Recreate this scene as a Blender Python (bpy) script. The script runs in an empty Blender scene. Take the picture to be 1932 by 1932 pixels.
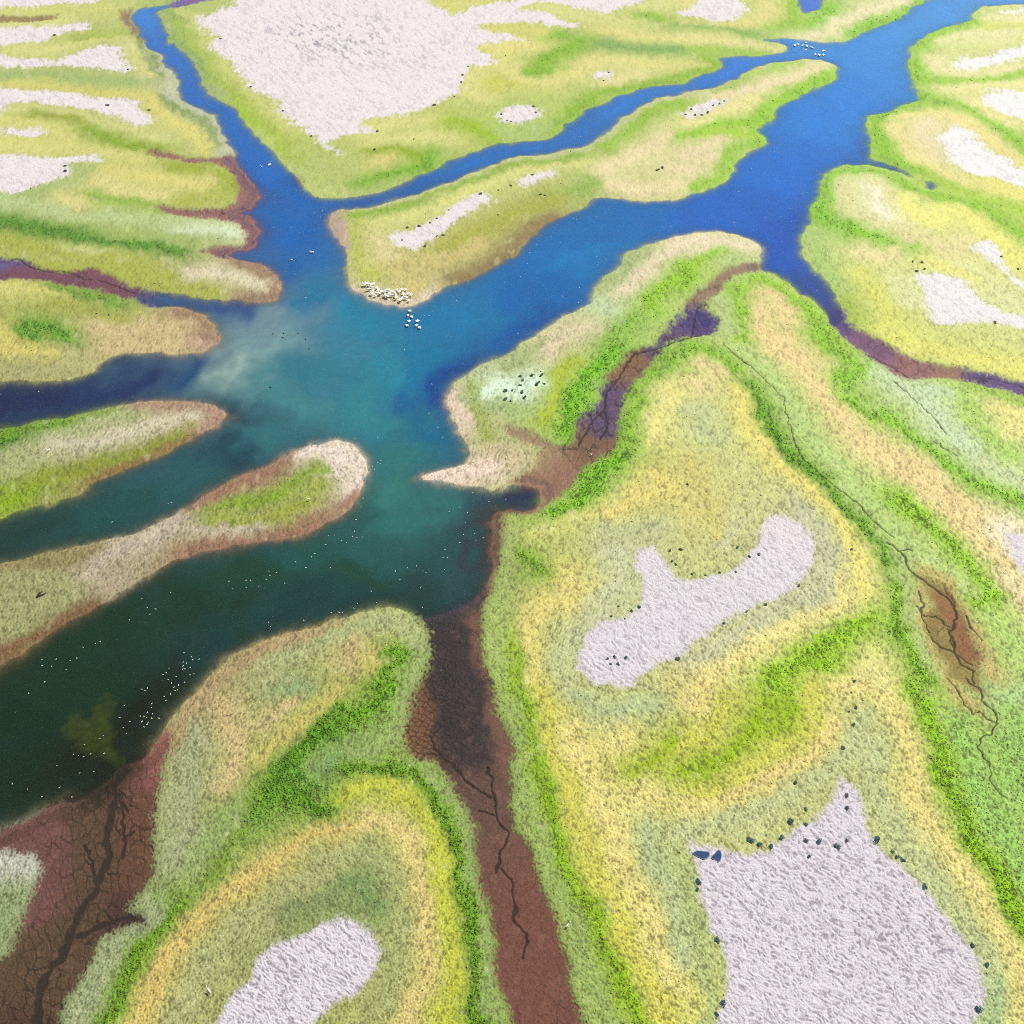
import bpy, math, random
import numpy as np

# ------------------------------------------------------------------ camera, sky, sun, exposure
scene = bpy.context.scene
COL = scene.collection
CAM_H = 200.0
cam_data = bpy.data.cameras.new("camera")
cam = bpy.data.objects.new("camera", cam_data)
COL.objects.link(cam)
cam.location = (0, 0, CAM_H)
cam.rotation_euler = (math.radians(45), 0, 0)
cam_data.sensor_fit = 'HORIZONTAL'
cam_data.angle = math.radians(55)
cam_data.clip_start = 1
cam_data.clip_end = 30000
scene.camera = cam

SUN_EL, SUN_AZ = 50.0, 48.0          # ahead and to the right of the view
world = bpy.data.worlds.new("World")
scene.world = world
world.use_nodes = True
wn = world.node_tree
sky = wn.nodes.new('ShaderNodeTexSky')
sky.sky_type = 'NISHITA'
sky.sun_disc = False
sky.sun_elevation = math.radians(SUN_EL)
sky.sun_rotation = math.radians(SUN_AZ)
sky.dust_density = 1.0
bg = wn.nodes['Background']
bg.inputs['Strength'].default_value = 0.075
wn.links.new(sky.outputs[0], bg.inputs['Color'])

sun_d = bpy.data.lights.new("sun", 'SUN')
sun_d.energy = 5.0
sun_d.angle = math.radians(0.5)
sun_d.color = (1.0, 0.955, 0.89)
sun = bpy.data.objects.new("sun", sun_d)
COL.objects.link(sun)
sun.rotation_euler = (math.radians(90 - SUN_EL), 0, math.radians(180 - SUN_AZ))
scene.view_settings.view_transform = 'Standard'
scene.view_settings.look = 'None'
scene.view_settings.exposure = 0.42
scene.view_settings.gamma = 1.0
scene.view_settings.use_curve_mapping = False
scene.cycles.use_denoising = False
scene.cycles.max_bounces = 6
scene.cycles.volume_bounces = 1
scene.cycles.transparent_max_bounces = 8
scene.cycles.diffuse_bounces = 2
scene.cycles.filter_width = 0.85

K = np.array([1.74, 1.68, 1.90])      # display value of a sunlit surface of albedo 1 (linear)

# ------------------------------------------------------------------ traced map of the wetland, in decimetres
WATER = """-1997 6318 -2088 6256 -2190 6204 -2205 6113 -2164 5953 -2088 5785 -1963 5571 -1871 5419 -1804 5320 -1731 5155 -1694 5018 -1618 4887 -1546 4802 -1454 4699 -1403 4599 -1349 4483 -1289 4352 -1247 4262 -1206 4175 -1165 4107 -1138 4023 -1092 3942 -1065 3879 -1076 3817 -1112 3772 -1145 3749 -1086 3712 -1039 3653 -1011 3582 -1008 3485 -1038 3458 -1078 3451 -1126 3411 -1070 3372 -1013 3365 -954 3339 -904 3288 -865 3213 -859 3140 -877 3093 -927 3081 -1027 3093 -1124 3117 -1195 3140 -1301 3146 -1343 3129 -1302 3070 -1247 3058 -1173 3047 -1102 2990 -1052 2934 -1026 2869 -1010 2827 -1041 2795 -1066 2769 -1144 2764 -1224 2769 -1292 2769 -1334 2769 -1373 2754 -1391 2713 -1409 2673 -1454 2644 -1494 2620 -1532 2610 -1607 2605 -1660 2605 -1929 2600 -1810 2317 -1608 2368 -1555 2377 -1497 2403 -1435 2421 -1368 2443 -1307 2466 -1251 2493 -1197 2507 -1142 2516 -1085 2520 -1026 2516 -977 2502 -937 2475 -907 2439 -905 2403 -926 2368 -968 2334 -988 2300 -1046 2267 -1098 2235 -1149 2202 -1186 2163 -1222 2124 -1253 2071 -1309 2048 -1353 2026 -1405 1997 -1461 1968 -1637 1905 -1573 1753 -1400 1804 -1332 1818 -1290 1837 -1222 1858 -1152 1871 -1109 1891 -1064 1912 -1023 1947 -982 1983 -936 2026 -908 2063 -878 2093 -833 2132 -788 2171 -740 2202 -702 2235 -669 2267 -618 2292 -565 2305 -533 2309 -498 2296 -468 2267 -446 2218 -435 2163 -440 2109 -450 2063 -466 2019 -494 1993 -521 1968 -567 1933 -613 1905 -684 1885 -755 1864 -800 1844 -846 1831 -894 1824 -934 1808 -965 1778 -997 1753 -1027 1721 -1056 1690 -1083 1653 -1111 1623 -1144 1594 -1175 1565 -1200 1531 -1227 1492 -1253 1475 -1271 1454 -1400 1339 -1232 939 -1108 1011 -1079 1036 -1059 1057 -1030 1076 -1002 1087 -978 1087 -943 1100 -919 1126 -902 1153 -875 1171 -846 1185 -828 1208 -817 1246 -808 1294 -792 1354 -767 1395 -750 1416 -755 1416 -740 1448 -706 1481 -664 1514 -632 1536 -581 1559 -538 1577 -495 1594 -447 1612 -420 1623 -380 1635 -320 1641 -287 1635 -253 1620 -215 1612 -170 1629 -115 1666 -83 1696 -65 1727 -56 1772 -62 1837 -63 1905 -59 1961 -49 1990 -8 2004 28 1997 69 2012 85 2034 81 2093 50 2116 7 2124 -35 2101 -61 2090 -113 2097 -166 2112 -220 2132 -258 2143 -264 2155 -238 2167 -196 2186 -154 2210 -134 2243 -140 2284 -154 2351 -179 2421 -198 2475 -203 2530 -191 2577 -169 2615 -140 2644 -100 2693 -58 2733 -22 2764 21 2816 27 2824 77 2869 116 2912 181 2978 248 3035 289 3081 313 3152 345 3238 391 3326 432 3405 478 3458 531 3499 591 3533 672 3561 717 3582 782 3589 853 3582 905 3554 941 3512 962 3471 953 3418 931 3352 934 3314 964 3288 1011 3250 1041 3201 1055 3140 1087 3105 1110 3058 1126 2990 1133 2934 1153 2912 1185 2967 1196 3012 1199 3081 1193 3140 1187 3201 1172 3250 1162 3326 1141 3391 1141 3458 1168 3568 1191 3625 1222 3668 1248 3772 1293 3895 1325 4007 1363 4073 1414 4123 1473 4175 1541 4192 1588 4192 1619 4158 1662 4115 1708 4081 1737 4048 1750 4081 1705 4158 1664 4209 1626 4245 1631 4298 1660 4408 1673 4521 1693 4619 1727 4699 1789 4740 1861 4781 1939 4844 2022 4887 2035 4930 2062 5086 2062 5178 2072 5296 2119 5444 2199 5624 2262 5703 2355 5785 2461 5868 2550 5924 2628 6040 2709 6158 2781 6219 2892 6234 3037 6250 3544 6281 3755 6774 2944 6537 2655 6487 2471 6343 2371 6219 2295 6099 2194 5996 2103 5924 2011 5840 1910 5757 1809 5663 1707 5650 1618 5690 1525 5717 1409 5730 1367 5717 1453 5650 1496 5571 1486 5520 1430 5482 1302 5456 1187 5456 1090 5444 1098 5369 1100 5320 1052 5248 986 5178 916 5131 878 5097 801 5074 706 5029 611 4974 519 4941 450 4844 358 4760 284 4639 220 4521 152 4464 69 4436 12 4408 -70 4408 -135 4352 -214 4280 -292 4227 -336 4158 -403 4098 -453 4040 -510 3983 -565 3918 -652 3879 -709 3871 -772 3879 -830 3918 -884 3974 -937 4073 -1019 4192 -1077 4298 -1141 4389 -1215 4521 -1279 4639 -1338 4760 -1429 4866 -1514 4974 -1588 5108 -1638 5248 -1724 5419 -1818 5571 -1905 5730 -1987 5896 -2043 6040 -2063 6158 -2030 6234 -1987 6274
1728 6471 1687 6219 1704 6099 1769 6158 1848 6281 1934 6471
1771 4032 1807 4023 1812 3974 1783 3942 1764 3983
659 3029 678 3052 694 3024 696 2973 684 2928 659 2912 654 2967"""
ISLAND = """-701 3787 -671 3787 -605 3794 -541 3817 -492 3863 -449 3887 -392 3934 -326 3983 -252 4040 -177 4107 -91 4158 -5 4245 68 4280 148 4298 230 4316 295 4334 345 4361 399 4445 456 4540 495 4619 544 4699 620 4781 676 4823 735 4887 802 4930 840 4952 936 5007 1061 5063 1166 5155 1249 5260 1334 5320 1454 5357 1553 5382 1648 5382 1686 5345 1697 5248 1670 5155 1609 5086 1513 5018 1423 4930 1309 4802 1264 4699 1198 4619 1145 4560 1138 4521 1178 4464 1175 4426 1128 4371 1059 4298 1007 4227 970 4140 925 4056 895 4007 834 3958 759 3911 726 3871 662 3848 549 3840 475 3856 401 3871 357 3879 324 3833 269 3772 223 3742 163 3682 103 3596 67 3540 31 3458 3 3391 -45 3352 -113 3301 -165 3238 -217 3201 -268 3152 -304 3105 -347 3058 -379 3047 -444 3058 -498 3081 -549 3129 -587 3177 -616 3250 -631 3352 -642 3418 -671 3485 -704 3554 -724 3625 -739 3742 -722 3779"""
MUD = """-2272 3418 -1985 3391 -1918 3398 -1849 3359 -1786 3314 -1710 3288 -1657 3294 -1592 3301 -1520 3263 -1435 3201 -1352 3164 -1282 3146 -1223 3093 -1279 3056 -1311 3058 -1363 3081 -1425 3117 -1497 3140 -1590 3164 -1695 3201 -1786 3213 -1870 3226 -1928 3238 -2207 3263
-1657 4298 -1575 4227 -1490 4206 -1407 4192 -1330 4201 -1267 4166 -1224 4107 -1185 3991 -1156 3879 -1166 3817 -1203 3779 -1297 3772 -1391 3794 -1473 3794 -1426 3757 -1375 3727 -1297 3705 -1184 3690 -1111 3653 -1075 3596 -1057 3540 -1084 3478 -1188 3471 -1214 3431 -1119 3378 -1011 3352 -938 3326 -880 3226 -786 3226 -911 4056 -1179 4245 -1267 4280 -1323 4245 -1419 4245 -1503 4262 -1593 4298 -1638 4316
-3390 6084 -2959 6040 -2810 6054 -2629 6069 -2610 6010 -2724 5953 -2922 5939 -3323 5924
-2293 6158 -2239 6189 -2154 5953 -2054 5730 -1999 5597 -2136 5812 -2241 6010
-2049 6312 -1940 6439 -1776 6537 -1804 6312 -1905 6287 -1994 6219
951 3372 879 3352 810 3301 755 3250 698 3177 646 3081 601 2978 516 2837 487 2795 419 2785 380 2754 343 2673 310 2615 288 2558 261 2484 234 2421 208 2351 184 2300 140 2292 102 2317 47 2356 -9 2368 -3 2338 46 2300 90 2276 72 2202 -8 2132 18 2124 85 2048 69 1993 121 2045 170 2093 204 2155 234 2210 290 2243 333 2300 334 2386 352 2475 397 2596 439 2673 495 2754 557 2816 624 2858 695 2874 721 2967 713 3047 728 3105 795 3201 860 3275 938 3294
-253 1623 -232 1588 -211 1531 -203 1475 -216 1405 -235 1369 -244 1314 -249 1270 -233 1217 -215 1199 -174 1194 -147 1144 -130 1109 -105 1074 -84 1032 -86 979 -74 939 -62 901 -50 863 -38 816 -31 773 -34 739 -23 705 -12 673 -5 631 -2 520 166 520 139 631 127 656 116 705 110 746 95 801 85 845 61 904 47 943 36 983 13 1020 2 1070 10 1118 2 1171 -2 1217 -19 1265 -36 1314 -46 1364 -51 1416 -69 1475 -75 1531 -76 1588 -73 1647 -55 1709 -41 1772 -32 1837 -33 1905 -39 1961 -8 1986 69 1993 85 2026 18 2048 -135 1975 -127 1740 -257 1678
1144 3012 1133 2934 1153 2885 1163 2848 1181 2795 1214 2733 1255 2683 1284 2634 1309 2620 1386 2620 1472 2610 1527 2600 1578 2577 1627 2548 1667 2530 1900 2439 1931 2511 1692 2596 1652 2620 1575 2654 1523 2678 1438 2693 1384 2713 1335 2754 1304 2795 1278 2837 1222 2912 1198 2967 1208 3035 1175 3035
1090 1746 1120 1734 1143 1715 1161 1696 1166 1653 1171 1612 1170 1565 1175 1486 1144 1459 1135 1405 1139 1380 1133 1359 1102 1385 1084 1411 1070 1421 1075 1464 1066 1508 1056 1565 1074 1612 1104 1647 1107 1690
-1228 928 -1111 1020 -1082 1044 -1062 1066 -1034 1087 -984 1104 -940 1171 -896 1217 -830 1217 -811 1275 -795 1251 -787 1208 -788 1162 -786 1109 -779 1049 -770 999 -759 943 -768 889 -786 848 -755 826 -750 808 -766 816 -801 798 -824 780 -833 739 -841 699 -852 666 -854 631 -824 520 -1057 520 -1134 705 -1008 739 -989 763 -987 808 -988 852 -986 901 -988 939 -1019 975 -1056 971 -1094 971 -1226 924"""
SALT = """-3636 6671 -2526 6671 -2430 6343 -2518 6281 -2720 6250 -2862 6204 -3014 6189 -3421 6158
-3287 5840 -2886 5840 -2790 5854 -2660 5854 -2568 5882 -2516 5939 -2449 5953 -2394 5924 -2388 5854 -2460 5826 -2517 5785 -2549 5730 -2581 5650 -2681 5629 -2801 5610 -3183 5592
-3116 5431 -2735 5431 -2631 5406 -2532 5394 -2405 5382 -2359 5444 -2312 5507 -2244 5571 -2190 5584 -2140 5545 -2102 5444 -2055 5345 -1994 5260 -2015 5237 -2111 5248 -2196 5284 -2279 5308 -2356 5345 -2432 5320 -2519 5301 -2602 5296 -2686 5296 -3057 5291
-2952 5041 -2587 5029 -2499 5007 -2392 4985 -2276 4985 -2189 4963 -2098 4898 -2006 4887 -1921 4898 -1865 4855 -1796 4760 -1740 4679 -1728 4599 -1765 4579 -1843 4619 -1957 4719 -2038 4760 -2156 4802 -2267 4823 -2369 4866 -2435 4855 -2476 4844 -2481 4740 -2809 4699
-2742 4540 -2404 4531 -2320 4531 -2240 4540 -2178 4531 -2155 4511 -2179 4483 -2262 4483 -2386 4483 -2714 4473
-2626 4262 -2305 4262 -2225 4262 -2139 4245 -2056 4236 -1963 4245 -1878 4253 -1819 4218 -1872 4209 -1941 4201 -1970 4166 -1962 4107 -1958 4056 -1996 4007 -2043 3966 -2103 3918 -2184 3934 -2485 3926
-1687 6637 -1634 6312 -1687 6158 -1741 6069 -1817 6040 -1754 5896 -1680 5785 -1613 5703 -1639 5597 -1573 5469 -1506 5419 -1439 5272 -1379 5155 -1317 5018 -1242 4952 -1165 4866 -1113 4760 -1050 4639 -993 4540 -931 4464 -871 4389 -832 4334 -782 4262 -763 4271 -815 4334 -841 4408 -806 4454 -800 4473 -721 4502 -646 4502 -708 4540 -723 4599 -678 4659 -587 4689 -487 4719 -431 4781 -356 4844 -288 4908 -258 5041 -254 5178 -230 5296 -155 5308 -81 5357 -129 5419 -179 5520 -191 5597 -133 5637 -64 5637 63 5663 -6 5744 -106 5798 -198 5882 -148 5939 -16 5953 96 5953 187 5953 267 5896 336 5862 387 5882 330 5953 251 6025 170 6099 98 6128 25 6143 36 6219 142 6281 248 6281 351 6219 453 6158 533 6099 600 6158 691 6250 769 6296 788 6504 146 6537 37 6407 -17 6327 -123 6265 -216 6204 -240 6128 -305 6063 -378 6063 -423 6143 -492 6250 -537 6637
992 6084 1061 6173 1101 6281 1205 6375 1307 6343 1361 6281 1427 6204 1331 6099 1248 5967 1165 5959 1093 6025 1024 6054
-65 4719 -31 4781 38 4802 108 4792 141 4719 97 4639 29 4599 -30 4619 -60 4659
406 5143 437 5201 503 5225 518 5178 459 5108
-479 3540 -440 3582 -391 3596 -338 3661 -296 3697 -270 3772 -214 3848 -155 3895 -95 3895 -80 3863 -124 3817 -181 3742 -236 3668 -276 3582 -328 3499 -367 3458 -417 3465 -462 3499
41 3991 73 4040 120 4107 184 4132 182 4081 119 4015 72 3974
826 4699 871 4781 939 4834 1004 4855 1056 4855 990 4760 913 4709 857 4669
2343 5369 2408 5394 2519 5444 2641 5520 2792 5584 3332 5785 3241 5571 2731 5419 2584 5357 2469 5296 2360 5248 2318 5260 2318 5320
2329 4908 2374 4963 2453 4985 2563 4963 2911 4802 2743 4408 2444 4639 2396 4699 2348 4760 2318 4823
1961 4426 2040 4521 2097 4570 2130 4540 2134 4426 2152 4334 2182 4280 2205 4209 2226 4158 2260 4140 2585 4040 2420 3653 2190 3950 2148 4007 2088 4056 2034 4056 1994 4123 1969 4192 1948 4280
1803 3471 1856 3526 1894 3512 1898 3444 1884 3365 1891 3288 1919 3213 1989 3105 1901 3164 1880 3238 1857 3326 1824 3391
1535 3275 1583 3275 1629 3250 1671 3213 1691 3152 1720 3081 1751 3024 1784 2990 1833 2978 2112 2934 2043 2774 1808 2912 1745 2934 1673 2945 1578 2945 1484 2945 1497 3012 1512 3105 1520 3201
2839 6113 3009 6173 3413 6219 3381 6143 2979 6093
350 1847 395 1857 418 1797 434 1749 490 1740 579 1759 626 1788 684 1867 730 1959 764 1981 816 1938 838 1867 831 1797 780 1731 706 1675 630 1639 570 1613 509 1569 462 1527 416 1477 361 1461 318 1421 289 1390 239 1405 193 1405 163 1453 163 1502 189 1561 224 1586 294 1604 338 1639 354 1731 338 1788
383 983 385 999 407 987 436 981 474 975 512 977 550 979 577 999 613 1024 647 1036 666 1053 700 1083 725 1122 743 1149 764 1135 776 1104 770 1061 764 1024 780 983 811 955 828 924 855 885 869 848 882 819 899 784 913 749 911 712 903 679 885 656 870 631 833 520 369 520 390 631 405 673 413 705 411 739 412 780 395 798 399 823 386 863 388 901 396 939 388 959
-341 819 -387 808 -420 794 -447 780 -474 770 -492 752 -502 732 -511 705 -531 682 -547 660 -551 631 -547 579 -393 609 -330 669 -300 679 -276 705 -264 732 -259 752 -272 773 -284 791 -307 805 -327 819 -349 826
1383 1907 1472 1887 1557 1768 1481 1586 1385 1731 1362 1807"""
ALGAE = """-1049 1284 -1050 1314 -1039 1319 -1016 1299 -1004 1302 -1003 1339 -986 1354 -966 1344 -953 1314 -948 1284 -934 1265 -941 1246 -941 1232 -913 1203 -886 1180 -886 1167 -913 1190 -937 1203 -961 1213 -983 1217 -1010 1227 -1029 1246"""
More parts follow.
